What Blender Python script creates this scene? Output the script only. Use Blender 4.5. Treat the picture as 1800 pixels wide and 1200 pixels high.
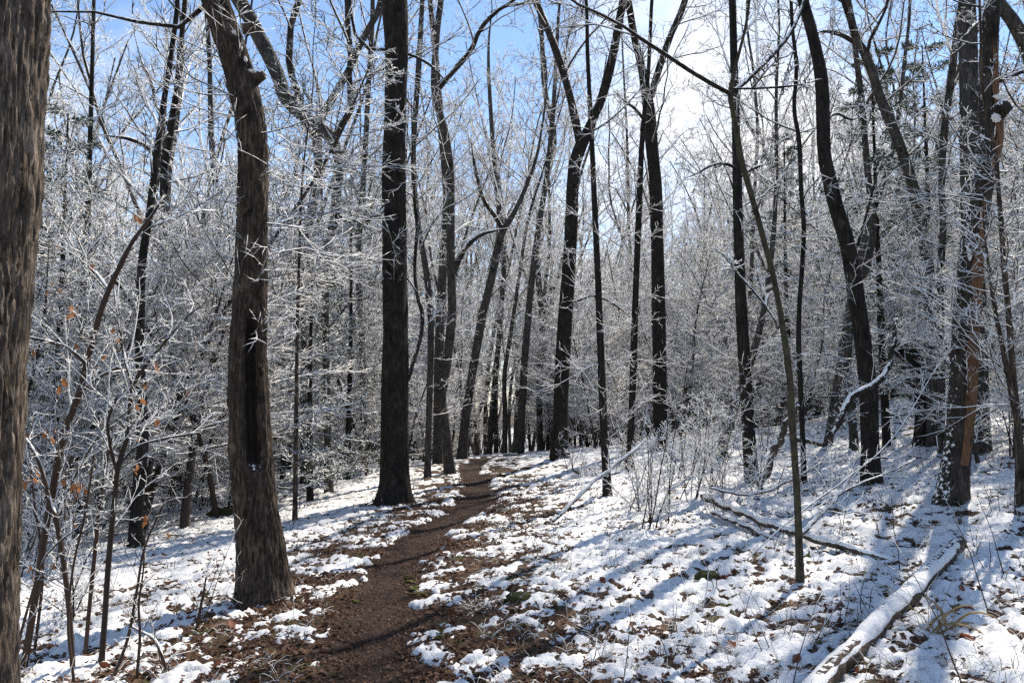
import bpy, math, random
import numpy as np
from mathutils import Vector

for o in list(bpy.data.objects): bpy.data.objects.remove(o)
SC = bpy.context.scene
COL = SC.collection
R = math.radians
RS = np.random.RandomState
TAU = 2*math.pi

# ------------------------------------------------------------------ camera
CAM_Z, FPX, PITCH = 1.6, 1400.0, math.atan(100/1400.0)
cam_d = bpy.data.cameras.new('camera'); cam = bpy.data.objects.new('camera', cam_d); COL.objects.link(cam)
cam_d.sensor_width = 36.0; cam_d.lens = 36.0*FPX/1800.0
cam_d.clip_start = .05; cam_d.clip_end = 3000
cam.location = (0, 0, CAM_Z); cam.rotation_euler = (R(90)+PITCH, 0, 0)
SC.camera = cam

# ------------------------------------------------------------------ sky and sun
SUN_AZ, SUN_EL = R(36), R(46)            # azimuth measured to the right of the view direction
sun_dir = Vector((math.sin(SUN_AZ)*math.cos(SUN_EL), math.cos(SUN_AZ)*math.cos(SUN_EL), math.sin(SUN_EL)))
W = bpy.data.worlds.new('World'); SC.world = W; W.use_nodes = True
nt = W.node_tree; nt.nodes.clear()
def N(t, typ, **kw):
    n = t.nodes.new(typ)
    for k, v in kw.items(): setattr(n, k, v)
    return n
sky = N(nt, 'ShaderNodeTexSky', sky_type='NISHITA', sun_disc=False, sun_elevation=SUN_EL, sun_rotation=SUN_AZ,
        altitude=1200, air_density=1.0, dust_density=0.0, ozone_density=1.6)
tc = N(nt, 'ShaderNodeTexCoord')
sep = N(nt, 'ShaderNodeSeparateXYZ'); nt.links.new(tc.outputs['Generated'], sep.inputs[0])
den = N(nt, 'ShaderNodeMath', operation='ADD'); den.inputs[1].default_value = .22; nt.links.new(sep.outputs['Z'], den.inputs[0])
dmx = N(nt, 'ShaderNodeMath', operation='MAXIMUM'); dmx.inputs[1].default_value = .05; nt.links.new(den.outputs[0], dmx.inputs[0])
dx = N(nt, 'ShaderNodeMath', operation='DIVIDE'); nt.links.new(sep.outputs['X'], dx.inputs[0]); nt.links.new(dmx.outputs[0], dx.inputs[1])
dy = N(nt, 'ShaderNodeMath', operation='DIVIDE'); nt.links.new(sep.outputs['Y'], dy.inputs[0]); nt.links.new(dmx.outputs[0], dy.inputs[1])
cmb = N(nt, 'ShaderNodeCombineXYZ'); nt.links.new(dx.outputs[0], cmb.inputs[0]); nt.links.new(dy.outputs[0], cmb.inputs[1])
mp = N(nt, 'ShaderNodeMapping'); mp.inputs['Location'].default_value = (7.3875, -9.044, 0); nt.links.new(cmb.outputs[0], mp.inputs[0])
cn = N(nt, 'ShaderNodeTexNoise'); cn.inputs['Scale'].default_value = .70; cn.inputs['Detail'].default_value = 7; cn.inputs['Roughness'].default_value = .55
nt.links.new(mp.outputs[0], cn.inputs['Vector'])
cr = N(nt, 'ShaderNodeValToRGB'); cr.color_ramp.elements[0].position = .52; cr.color_ramp.elements[1].position = .65
nt.links.new(cn.outputs['Fac'], cr.inputs[0])
mixc = N(nt, 'ShaderNodeMix', data_type='RGBA'); mixc.inputs['B'].default_value = (6.4, 6.35, 6.3, 1)
nt.links.new(cr.outputs[0], mixc.inputs['Factor']); nt.links.new(sky.outputs[0], mixc.inputs['A'])
bg = N(nt, 'ShaderNodeBackground'); bg.inputs['Strength'].default_value = .145
wo = N(nt, 'ShaderNodeOutputWorld'); nt.links.new(mixc.outputs['Result'], bg.inputs['Color']); nt.links.new(bg.outputs[0], wo.inputs['Surface'])

sl = bpy.data.lights.new('sun', 'SUN'); sl.energy = 4.7; sl.angle = R(.53); sl.color = (1, .94, .85)
so = bpy.data.objects.new('sun', sl); COL.objects.link(so)
so.rotation_euler = (-sun_dir).to_track_quat('-Z', 'Y').to_euler(); so.location = (10, 20, 30)

VS = SC.view_settings
VS.view_transform = 'Standard'; VS.look = 'None'; VS.gamma = 1.0; VS.use_curve_mapping = False; VS.exposure = 0.62
SC.render.engine = 'CYCLES'
CY = SC.cycles
CY.max_bounces = 7; CY.diffuse_bounces = 5; CY.glossy_bounces = 1; CY.transmission_bounces = 2; CY.transparent_max_bounces = 4
CY.use_denoising = False; CY.use_adaptive_sampling = False
CY.sample_clamp_indirect = 4.0
SC.render.filter_size = 1.2

# ------------------------------------------------------------------ noise
_p = RS(7).permutation(256).astype(np.int64); PERM = np.concatenate([_p, _p, _p])
_g = RS(8).randn(256, 3); GRAD = _g/np.linalg.norm(_g, axis=1)[:, None]
def perlin(x, y, z=0.0):
    x, y, z = np.broadcast_arrays(np.asarray(x, float), np.asarray(y, float), np.asarray(z, float))
    xi, yi, zi = np.floor(x).astype(np.int64), np.floor(y).astype(np.int64), np.floor(z).astype(np.int64)
    xf, yf, zf = x-xi, y-yi, z-zi
    u, v, w = [t*t*t*(t*(t*6-15)+10) for t in (xf, yf, zf)]
    out = 0
    for a in (0, 1):
        for b in (0, 1):
            for c in (0, 1):
                h = PERM[PERM[PERM[(xi+a) & 255]+((yi+b) & 255)]+((zi+c) & 255)]
                g = GRAD[h]
                d = g[..., 0]*(xf-a)+g[..., 1]*(yf-b)+g[..., 2]*(zf-c)
                out = out+d*(u if a else 1-u)*(v if b else 1-v)*(w if c else 1-w)
    return out*1.5
def fbm(x, y, z=0.0, o=3, g=.5):
    s, a = 0, 1.0
    for i in range(o):
        s = s+a*perlin(x*2**i+17.3*i, y*2**i-9.1*i, z*2**i if not np.isscalar(z) else z+3.7*i); a *= g
    return s
def sstep(a, b, x):
    t = np.clip((x-a)/(b-a), 0, 1); return t*t*(3-2*t)
def softplus(x, k): return np.logaddexp(0, x/k)*k

# ------------------------------------------------------------------ picture -> place
CP, SP = math.cos(PITCH), math.sin(PITCH)
def ray(px, py):
    a, b = (px-900)/FPX, (600-py)/FPX
    return np.array([a, CP-b*SP, SP+b*CP])
def at(px, py, Y):
    d = ray(px, py); return np.array([0, 0, CAM_Z])+d*(Y/d[1])
def flat(px, py):
    d = ray(px, py); t = -CAM_Z/d[2]; return d[0]*t, d[1]*t
PATH_PX = [(665, 1330), (668, 1200), (663, 1120), (678, 1040), (692, 990), (735, 945), (800, 905), (838, 880), (842, 855), (830, 832), (826, 818), (838, 808), (862, 802)]
_pw = np.array([flat(*p) for p in PATH_PX])
_py = np.concatenate([[-12, 0], _pw[:, 1], [30, 60]]); _px = np.concatenate([[-1.1, -.95], _pw[:, 0], [3.2, 9]])
_o = np.argsort(_py); _py, _px = _py[_o], _px[_o]
_yy = np.linspace(-12, 60, 1500); _xx = np.interp(_yy, _py, _px); _k = np.hanning(21); _k /= _k.sum()
_xx = np.concatenate([_xx[:10], np.convolve(_xx, _k, 'valid'), _xx[-10:]])
def pathx(y): return np.interp(y, _yy, _xx)
def base_h(x, y):
    px = pathx(y); d = x-px
    near = sstep(45, 25, y)
    r = np.maximum(d-.3, 0); l = np.maximum(-d-.3, 0)
    z = .098*r+.17*softplus(r-8, 1.0)-.17*softplus(-8.0, 1.0)-.25*softplus(r-30, 3)
    z = z-(.075*l+.2*softplus(l-7, 1.0)-.275*softplus(l-16, 2))
    z = z-.05*softplus(y-24, 1.5)+.05*softplus(y-60, 5)
    z = z+.10*fbm(x*.23+4, y*.23, 1.2, 2)*sstep(.3, 2.0, np.abs(d))
    return z
def ground_h(x, y):
    x = np.asarray(x, float); y = np.asarray(y, float)
    d = np.abs(x-pathx(y))
    z = base_h(x, y)
    z = z-.05*sstep(.55, .1, d)
    z = z+.014*fbm(x*5, y*5, 5.1, 3)+.012*fbm(x*17, y*17, 2.2, 2)*sstep(.1, .5, d)+.004*fbm(x*17, y*17, 2.2, 2)
    return z
def hit(px, py):
    d = ray(px, py); t = 1.0
    for i in range(4000):
        p = np.array([0, 0, CAM_Z])+d*t
        if p[2] <= float(base_h(p[0], p[1])): return p
        t += .02
    return p

# ------------------------------------------------------------------ objects
def link(o, parent=None):
    COL.objects.link(o)
    if parent is not None: o.parent = parent
    return o
def tag(o, label=None, cat=None, group=None, kind=None):
    if label: o['label'] = label
    if cat: o['category'] = cat
    if group: o['group'] = group
    if kind: o['kind'] = kind
    return o
def empty(name, loc):
    e = bpy.data.objects.new(name, None); e.empty_display_size = .2; COL.objects.link(e); e.location = tuple(loc); return e
def mesh(name, V, quads=None, tris=None, mats=(), mi=None, smooth=True):
    V = np.asarray(V, np.float32).reshape(-1, 3)
    q = np.zeros((0, 4), np.int32) if quads is None or len(quads) == 0 else np.asarray(quads, np.int32)
    t = np.zeros((0, 3), np.int32) if tris is None or len(tris) == 0 else np.asarray(tris, np.int32)
    m = bpy.data.meshes.new(name)
    m.vertices.add(len(V)); m.vertices.foreach_set('co', V.ravel())
    lv = np.concatenate([q.ravel(), t.ravel()])
    m.loops.add(len(lv)); m.loops.foreach_set('vertex_index', lv)
    n = len(q)+len(t); m.polygons.add(n)
    ls = np.concatenate([np.arange(len(q))*4, len(q)*4+np.arange(len(t))*3]).astype(np.int32)
    m.polygons.foreach_set('loop_start', ls)
    if mi is not None: m.polygons.foreach_set('material_index', np.asarray(mi, np.int32))
    m.polygons.foreach_set('use_smooth', np.full(n, smooth))
    for x in mats: m.materials.append(x)
    m.update(calc_edges=True)
    return m
def part(name, me, parent=None, loc=None):
    o = bpy.data.objects.new(name, me); link(o, parent)
    if loc is not None: o.location = tuple(loc)
    return o
class Acc:
    def __init__(s): s.V, s.Q, s.T, s.n = [], [], [], 0
    def add(s, V, Q=None, T=None):
        V = np.asarray(V).reshape(-1, 3); s.V.append(V)
        if Q is not None and len(Q): s.Q.append(np.asarray(Q)+s.n)
        if T is not None and len(T): s.T.append(np.asarray(T)+s.n)
        s.n += len(V); return s
    def build(s, name, mats, smooth=True):
        return mesh(name, np.concatenate(s.V), np.concatenate(s.Q) if s.Q else None, np.concatenate(s.T) if s.T else None, mats, smooth=smooth)

# ------------------------------------------------------------------ materials
def newmat(name):
    m = bpy.data.materials.new(name); m.use_nodes = True
    t = m.node_tree; t.nodes.clear()
    out = N(t, 'ShaderNodeOutputMaterial'); b = N(t, 'ShaderNodeBsdfPrincipled')
    b.inputs['Specular IOR Level'].default_value = .2
    t.links.new(b.outputs[0], out.inputs['Surface'])
    return m, t, b
def noise(t, vec, scale, detail=3, rough=.55):
    n = N(t, 'ShaderNodeTexNoise'); n.inputs['Scale'].default_value = scale; n.inputs['Detail'].default_value = detail; n.inputs['Roughness'].default_value = rough
    if vec is not None: t.links.new(vec, n.inputs['Vector'])
    return n.outputs['Fac']
def ramp(t, fac, stops):
    r = N(t, 'ShaderNodeValToRGB'); e = r.color_ramp.elements
    while len(e) < len(stops): e.new(.5)
    for i, (p, c) in enumerate(stops): e[i].position = p; e[i].color = (*c, 1) if len(c) == 3 else c
    t.links.new(fac, r.inputs[0]); return r.outputs[0]
def mth(t, op, a, b=None):
    n = N(t, 'ShaderNodeMath', operation=op)
    for i, v in enumerate((a, b)):
        if v is None: continue
        if isinstance(v, (int, float)): n.inputs[i].default_value = v
        else: t.links.new(v, n.inputs[i])
    return n.outputs[0]
def mixrgb(t, f, a, b):
    n = N(t, 'ShaderNodeMix', data_type='RGBA')
    for k, v in (('Factor', f), ('A', a), ('B', b)):
        if isinstance(v, tuple): n.inputs[k].default_value = (*v, 1)
        elif isinstance(v, (int, float)): n.inputs[k].default_value = v
        else: t.links.new(v, n.inputs[k])
    return n.outputs['Result']
def mapr(t, v, a, b):
    n = N(t, 'ShaderNodeMapRange', interpolation_type='SMOOTHSTEP'); n.inputs['From Min'].default_value = a; n.inputs['From Max'].default_value = b
    t.links.new(v, n.inputs['Value']); return n.outputs[0]
def objvec(t, s=(1, 1, 1)):
    c = N(t, 'ShaderNodeTexCoord'); m = N(t, 'ShaderNodeMapping'); m.inputs['Scale'].default_value = s
    t.links.new(c.outputs['Object'], m.inputs[0]); return m.outputs[0]
def bump(t, b, h, strength, dist):
    n = N(t, 'ShaderNodeBump'); n.inputs['Strength'].default_value = strength; n.inputs['Distance'].default_value = dist
    t.links.new(h, n.inputs['Height']); t.links.new(n.outputs[0], b.inputs['Normal'])
SNOW = (.95, .915, .86)
def bark(name, c1, c2, fine=38, along=5, th=.75, side=0.0, moss=None, bdist=.012):
    """fissured bark; snow lies where the surface looks up (th: how far) and clings in spots"""
    m, t, b = newmat(name)
    v = objvec(t, (fine, fine, along)); n1 = noise(t, v, 1.0, 4, .6)
    n2 = noise(t, objvec(t), 3.5, 3)
    col = ramp(t, n1, [(.30, tuple(x*.45 for x in c1)), (.47, c1), (.70, c2)])
    col = mixrgb(t, mapr(t, n2, .35, .7), col, mixrgb(t, .5, col, tuple(x*.7 for x in c1)))
    n4 = noise(t, objvec(t, (1, 1, .6)), 7.5, 5, .65)
    col = mixrgb(t, mapr(t, n4, .56, .70), col, mixrgb(t, .45, col, tuple(min(1, x*1.5+.02) for x in c2)))
    col = mixrgb(t, mapr(t, n4, .46, .34), col, tuple(x*.35 for x in c1))
    if moss: col = mixrgb(t, mapr(t, noise(t, objvec(t), 6, 4), .48, .62), col, moss)
    g = N(t, 'ShaderNodeNewGeometry'); s = N(t, 'ShaderNodeSeparateXYZ'); t.links.new(g.outputs['Normal'], s.inputs[0])
    n3 = noise(t, objvec(t), 26, 3, .6)
    k = mth(t, 'ADD', s.outputs['Z'], mth(t, 'MULTIPLY', mth(t, 'SUBTRACT', n3, .5), 1.6))
    if side: k = mth(t, 'ADD', k, mth(t, 'MULTIPLY', s.outputs['X'], -side))
    mask = mapr(t, k, th, th+.10)
    t.links.new(mixrgb(t, mask, col, SNOW), b.inputs['Base Color'])
    b.inputs['Roughness'].default_value = .85
    bump(t, b, mth(t, 'ADD', n1, mth(t, 'MULTIPLY', mask, .8)), .9, bdist)
    return m
def twigmat(name, c, th, var=.9, snow=SNOW):
    m, t, b = newmat(name)
    g = N(t, 'ShaderNodeNewGeometry'); s = N(t, 'ShaderNodeSeparateXYZ'); t.links.new(g.outputs['Normal'], s.inputs[0])
    n3 = noise(t, objvec(t), 7, 2, .6)
    k = mth(t, 'ADD', s.outputs['Z'], mth(t, 'MULTIPLY', mth(t, 'SUBTRACT', n3, .5), var))
    mask = mapr(t, k, th, th+.12)
    t.links.new(mixrgb(t, mask, c, snow), b.inputs['Base Color']); b.inputs['Roughness'].default_value = .8
    return m
def plain(name, c, c2=None, scale=20, rough=.8, trans=0):
    m, t, b = newmat(name)
    n = noise(t, objvec(t), scale, 3)
    t.links.new(ramp(t, n, [(.3, c), (.7, c2 or tuple(x*1.3 for x in c))]), b.inputs['Base Color']); b.inputs['Roughness'].default_value = rough
    if trans:
        out = [x for x in t.nodes if x.type == 'OUTPUT_MATERIAL'][0]
        tr = N(t, 'ShaderNodeBsdfTranslucent'); tr.inputs['Color'].default_value = (*(min(1, x*1.6) for x in (c2 or c)), 1)
        mx = N(t, 'ShaderNodeMixShader'); mx.inputs[0].default_value = trans
        t.links.new(b.outputs[0], mx.inputs[1]); t.links.new(tr.outputs[0], mx.inputs[2]); t.links.new(mx.outputs[0], out.inputs['Surface'])
    return m
M = {}
M['bark_big'] = bark('bark_big', (.10, .076, .056), (.33, .26, .20), 70, 8, 1.2, moss=None, bdist=.02)
M['bark_brown'] = bark('bark_brown', (.042, .030, .022), (.155, .115, .082), 45, 7, .62)
M['bark_dark'] = bark('bark_dark', (.018, .0145, .0115), (.046, .036, .028), 40, 5, .80)
M['bark_grey'] = bark('bark_grey', (.05, .044, .038), (.12, .104, .088), 40, 6, .72)
M['bark_snowside'] = bark('bark_snowside', (.035, .028, .022), (.08, .062, .05), 40, 5, .56, side=.35)
M['bark_olive'] = bark('bark_olive', (.05, .041, .026), (.11, .09, .06), 60, 20, .95, moss=(.075, .066, .036))
M['limb'] = bark('limb', (.03, .025, .02), (.075, .06, .048), 40, 8, .30)
M['deadlimb'] = bark('deadlimb', (.07, .055, .042), (.16, .125, .095), 40, 8, .25)
M['log'] = bark('log', (.06, .042, .03), (.15, .105, .07), 30, 8, .9)
M['wood'] = bark('wood', (.13, .066, .034), (.26, .145, .078), 70, 4, .93, bdist=.006)
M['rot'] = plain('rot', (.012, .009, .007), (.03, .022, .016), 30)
M['twig'] = twigmat('twig', (.06, .048, .038), -.20)
M['twig_bare'] = twigmat('twig_bare', (.045, .033, .026), .40)
M['twig_brown'] = twigmat('twig_brown', (.065, .041, .029), .25)
M['needles'] = twigmat('needles', (.045, .065, .042), .14, 1.6)
M['leaf'] = plain('leaf', (.20, .075, .028), (.34, .15, .06), 9, .7, .4)
M['leaf_red'] = plain('leaf_red', (.13, .035, .018), (.24, .08, .035), 14, .6, .15)
M['litter'] = plain('litter', (.022, .012, .008), (.17, .085, .048), 70, .7, .1)
M['straw'] = plain('straw', (.26, .19, .10), (.42, .32, .18), 14, .7, .3)
M['grass'] = plain('grass', (.16, .125, .07), (.33, .27, .17), 8, .8, .2)
M['moss'] = plain('moss', (.022, .024, .009), (.065, .062, .02), 30, .95)

def snow_mat():
    m, t, b = newmat('snow')
    g = N(t, 'ShaderNodeNewGeometry')
    n1 = noise(t, g.outputs['Position'], 28, 4, .6); n2 = noise(t, g.outputs['Position'], 160, 3, .6)
    t.links.new(ramp(t, n1, [(.3, (.74, .72, .69)), (.7, (.82, .80, .77))]), b.inputs['Base Color'])
    b.inputs['Roughness'].default_value = .65; b.inputs['Specular IOR Level'].default_value = .25
    b.inputs['Subsurface Weight'].default_value = 0
    bump(t, b, mth(t, 'ADD', n1, mth(t, 'MULTIPLY', n2, .35)), .55, .02)
    return m
M['snow'] = snow_mat()
def ground_mat():
    m, t, b = newmat('forest_floor')
    g = N(t, 'ShaderNodeNewGeometry'); P = g.outputs['Position']
    a = N(t, 'ShaderNodeAttribute', attribute_name='trail')
    vo = N(t, 'ShaderNodeTexVoronoi'); vo.inputs['Scale'].default_value = 16; vo.inputs['Randomness'].default_value = 1; t.links.new(P, vo.inputs['Vector'])
    sv = N(t, 'ShaderNodeSeparateColor'); t.links.new(vo.outputs['Color'], sv.inputs[0])
    leaf = ramp(t, sv.outputs[0], [(0, (.030, .018, .012)), (.5, (.075, .042, .025)), (.85, (.14, .075, .04)), (1, (.20, .12, .07))])
    n1 = noise(t, P, 9, 5, .65); n2 = noise(t, P, 70, 4, .7)
    leaf = mixrgb(t, mapr(t, n1, .50, .66), leaf, (.085, .072, .035))
    leaf = mixrgb(t, mapr(t, noise(t, P, 2.3, 3), .60, .70), leaf, (.075, .085, .02))
    dirt = ramp(t, n2, [(.30, (.009, .005, .004)), (.50, (.026, .0145, .0095)), (.74, (.12, .066, .042))])
    dirt = mixrgb(t, mapr(t, noise(t, P, 5, 4), .42, .62), dirt, mixrgb(t, .55, dirt, (.045, .026, .018)))
    t.links.new(mixrgb(t, a.outputs['Fac'], leaf, dirt), b.inputs['Base Color'])
    b.inputs['Roughness'].default_value = .9
    bump(t, b, mth(t, 'ADD', vo.outputs['Distance'], mth(t, 'MULTIPLY', n2, 1.2)), .9, .02)
    return m
M['ground'] = ground_mat()

# ------------------------------------------------------------------ ground and snow
def polar(a0, a1, na, r0, r1, nr):
    an = np.linspace(a0, a1, na); r = np.geomspace(r0, r1, nr)
    A, Rr = np.meshgrid(an, r); return np.sin(A)*Rr, np.cos(A)*Rr
def gridq(nr, na):
    i = np.arange((nr-1)*na).reshape(nr-1, na)[:, :-1].ravel()
    return np.stack([i, i+1, i+na+1, i+na], 1)[:, ::-1]
X, Y = polar(R(-62), R(62), 350, 1.0, 260, 350)
Z = ground_h(X, Y)
gm = mesh('ground', np.stack([X, Y, Z], -1), gridq(350, 350), mats=[M['ground']])
at_ = gm.attributes.new('trail', 'FLOAT', 'POINT')
dd = np.abs(X-pathx(Y))+.12*fbm(X*3, Y*3, 9.1, 3)
at_.data.foreach_set('value', sstep(.50, .20, dd).astype(np.float32).ravel())
tag(part('ground', gm), kind='structure')
# rear apron: the forest floor goes on behind and beside the camera
Xb, Yb = polar(R(61.9), R(298.1), 90, 1.0, 260, 70)
gb = mesh('ground_behind', np.stack([Xb, Yb, ground_h(Xb, Yb)-.004], -1), gridq(70, 90), mats=[M['ground']])
Xc, Yc = polar(0, TAU, 40, .02, 1.05, 12)
part('clearing', mesh('clearing', np.stack([Xc, Yc, ground_h(Xc, Yc)-.006], -1), gridq(12, 40), mats=[M['ground']]), bpy.data.objects['ground'])
part('forest_floor', gb, bpy.data.objects['ground'])

def snow_t(x, y):
    d = x-pathx(y); ad = np.abs(d)
    pil = np.abs(perlin(x*3.2, y*3.2, 3.3))*.028+np.abs(perlin(x*8+5, y*8, 7.7))*.030+np.abs(perlin(x*21, y*21+3, 1.1))*.017
    big = fbm(x*.9+2, y*.9, 8.8, 3)
    mid = fbm(x*4.1, y*4.1, 4.4, 3)
    fine = fbm(x*13, y*13, 2.9, 3)
    t = -.010+pil*1.1+.010*big+.018*mid+.023*fine+.006*perlin(x*33, y*33, 3.1)
    # bare trail with ragged verges; wider bare verge by the near stretch
    nr = sstep(9.5, 5.5, y)
    edge = .14+.02*nr*(d > 0)+.10*nr*(d < 0)
    t = t-.13*sstep(edge+.26, edge-.06, ad+.14*fbm(x*2.6, y*2.6, 6.1, 3)+.12*mid)
    t = t-.042*sstep(1.7, .4, ad)*sstep(.0, .5, fbm(x*1.7, y*2.4, 11.0, 3)+.15)
    t = t+.010*sstep(.8, 2.5, ad)
    t = t-.035*sstep(.25, .42, fbm(x*6.2+7, y*10.4, 12.5, 3))
    return t
X, Y = polar(R(-46), R(46), 460, 2.2, 120, 560)
G = base_h(X, Y)
T = snow_t(X, Y)
Zs = G+.006*fbm(X*5, Y*5, 5.1, 2)+np.minimum(T, .12)-.02*sstep(15, 45, Y)*0
Zs = np.where(T < -.05, Zs-.05, Zs)
sm = mesh('snow', np.stack([X, Y, Zs], -1), gridq(560, 460), mats=[M['snow']])
so_ = part('snow', sm); tag(so_, 'thin patchy fresh snow lying over the forest floor', 'snow', kind='stuff')
def top_h(x, y):
    return np.maximum(ground_h(x, y), base_h(x, y)+np.minimum(snow_t(x, y), .12))

# ------------------------------------------------------------------ branches
def unit(v): return v/np.maximum(np.linalg.norm(v, axis=-1, keepdims=True), 1e-9)
def tubes(acc, P, Rr, S=3, cone=True):
    """P (N,K,3) centre lines, Rr (N,K) radii; apex-up cross sections so that snow lies along the top"""
    Nn, K, _ = P.shape
    T = np.empty_like(P); T[:, 1:-1] = P[:, 2:]-P[:, :-2]; T[:, 0] = P[:, 1]-P[:, 0]; T[:, -1] = P[:, -1]-P[:, -2]; T = unit(T)
    D = unit(P[:, -1]-P[:, 0])
    ref = np.where(np.abs(D[:, 2:3]) > .9, np.array([[1., .13, 0]]), np.array([[0, 0, 1.]]))[:, None, :]
    s = unit(np.cross(T, ref)); v = np.cross(s, T)
    an = math.pi/2+np.arange(S)*TAU/S
    KK = K-1 if cone else K
    ring = P[:, :KK, None, :]+Rr[:, :KK, None, None]*(np.cos(an)[None, None, :, None]*s[:, :KK, None, :]+np.sin(an)[None, None, :, None]*v[:, :KK, None, :])
    V = ring.reshape(Nn, KK*S, 3)
    per = KK*S+(1 if cone else 0)
    if cone: V = np.concatenate([V, P[:, -1:, :]], 1)
    j = np.arange(S); jn = (j+1) % S
    q = np.concatenate([np.stack([k*S+j, k*S+jn, (k+1)*S+jn, (k+1)*S+j], 1) for k in range(KK-1)], 0) if KK > 1 else np.zeros((0, 4), int)
    off = (np.arange(Nn)*per)[:, None, None]
    Q = (q[None]+off).reshape(-1, 4)
    Tt = None
    if cone:
        t = np.stack([(KK-1)*S+j, (KK-1)*S+jn, np.full(S, KK*S)], 1); Tt = (t[None]+off).reshape(-1, 3)
    acc.add(V, Q, Tt)
def grow(rs, p0, d0, L, r0, K, jit, up, rend=.35, sag=0.0):
    n = len(p0); P = np.empty((n, K+1, 3)); P[:, 0] = p0; d = unit(d0)
    for k in range(K):
        d = d+rs.randn(n, 3)*jit; d[:, 2] += up-sag*k/K; d = unit(d)
        P[:, k+1] = P[:, k]+d*(L/K)[:, None]
    Rr = r0[:, None]*np.linspace(1, rend, K+1)[None]
    return P, Rr
def spawn(rs, P, Rr, n, t0, t1, amin, amax, ratio, K, jit, up, flatz=1.0, rmin=.004, rmul=.62, slender=.012, shape=.6, absL=None, rend=.35):
    """n children on every parent"""
    Np, K1, _ = P.shape; K0 = K1-1
    t = (t0+(t1-t0)*(np.arange(n)[None]+rs.rand(Np, n))/n).ravel(); pi = np.repeat(np.arange(Np), n)
    f = np.minimum(t*K0, K0-1e-6); i = f.astype(int); u = (f-i)[:, None]
    p = P[pi, i]*(1-u)+P[pi, i+1]*u; tan = unit(P[pi, i+1]-P[pi, i]); rp = Rr[pi, i]*(1-u[:, 0])+Rr[pi, i+1]*u[:, 0]
    plen = np.linalg.norm(P[:, 1:]-P[:, :-1], axis=2).sum(1)[pi]
    a = amin+(amax-amin)*rs.rand(len(t)); az = np.arange(len(t))*2.39996+rs.rand(len(t))*1.4
    ref = np.where(np.abs(tan[:, 2:3]) > .9, np.array([[1., 0, 0]]), np.array([[0, 0, 1.]]))
    s = unit(np.cross(tan, ref)); v = np.cross(s, tan)
    lat = np.cos(az)[:, None]*s+np.sin(az)[:, None]*v; lat[:, 2] *= flatz; lat = unit(lat)
    d = np.cos(a)[:, None]*tan+np.sin(a)[:, None]*lat
    L = (plen*ratio if absL is None else absL*np.ones(len(t)))*(1-shape*t)*(.55+.75*rs.rand(len(t)))
    r = np.minimum(rp*rmul, L*slender+.002); r = np.maximum(r, rmin)
    return grow(rs, p, d, L, r, K, jit, up, rend)
def resample(pts, K, dense=None):
    """Catmull-Rom through pts (m, c)"""
    p = np.asarray(pts, float); m = len(p)
    if m == 2: p = np.array([p[0], (p[0]+p[1])/2, p[1]]); m = 3
    e = np.concatenate([[2*p[0]-p[1]], p, [2*p[-1]-p[-2]]])
    seg = np.linalg.norm(np.diff(p[:, :3], axis=0), axis=1); s = np.concatenate([[0], np.cumsum(seg)])
    out = []
    sp = np.linspace(0, s[-1], K+1)
    if dense: d1 = min(dense, s[-1]); sp = np.concatenate([np.linspace(0, d1, int(K*.78)), np.linspace(d1, s[-1], K+2-int(K*.78))[1:]])
    for q in sp:
        i = min(max(np.searchsorted(s, q, 'right')-1, 0), m-2); u = (q-s[i])/max(seg[i], 1e-9)
        a, b, c, d = e[i], e[i+1], e[i+2], e[i+3]
        out.append(.5*(2*b+(c-a)*u+(2*a-5*b+4*c-d)*u*u+(3*b-a-3*c+d)*u**3))
    return np.array(out)
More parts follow.
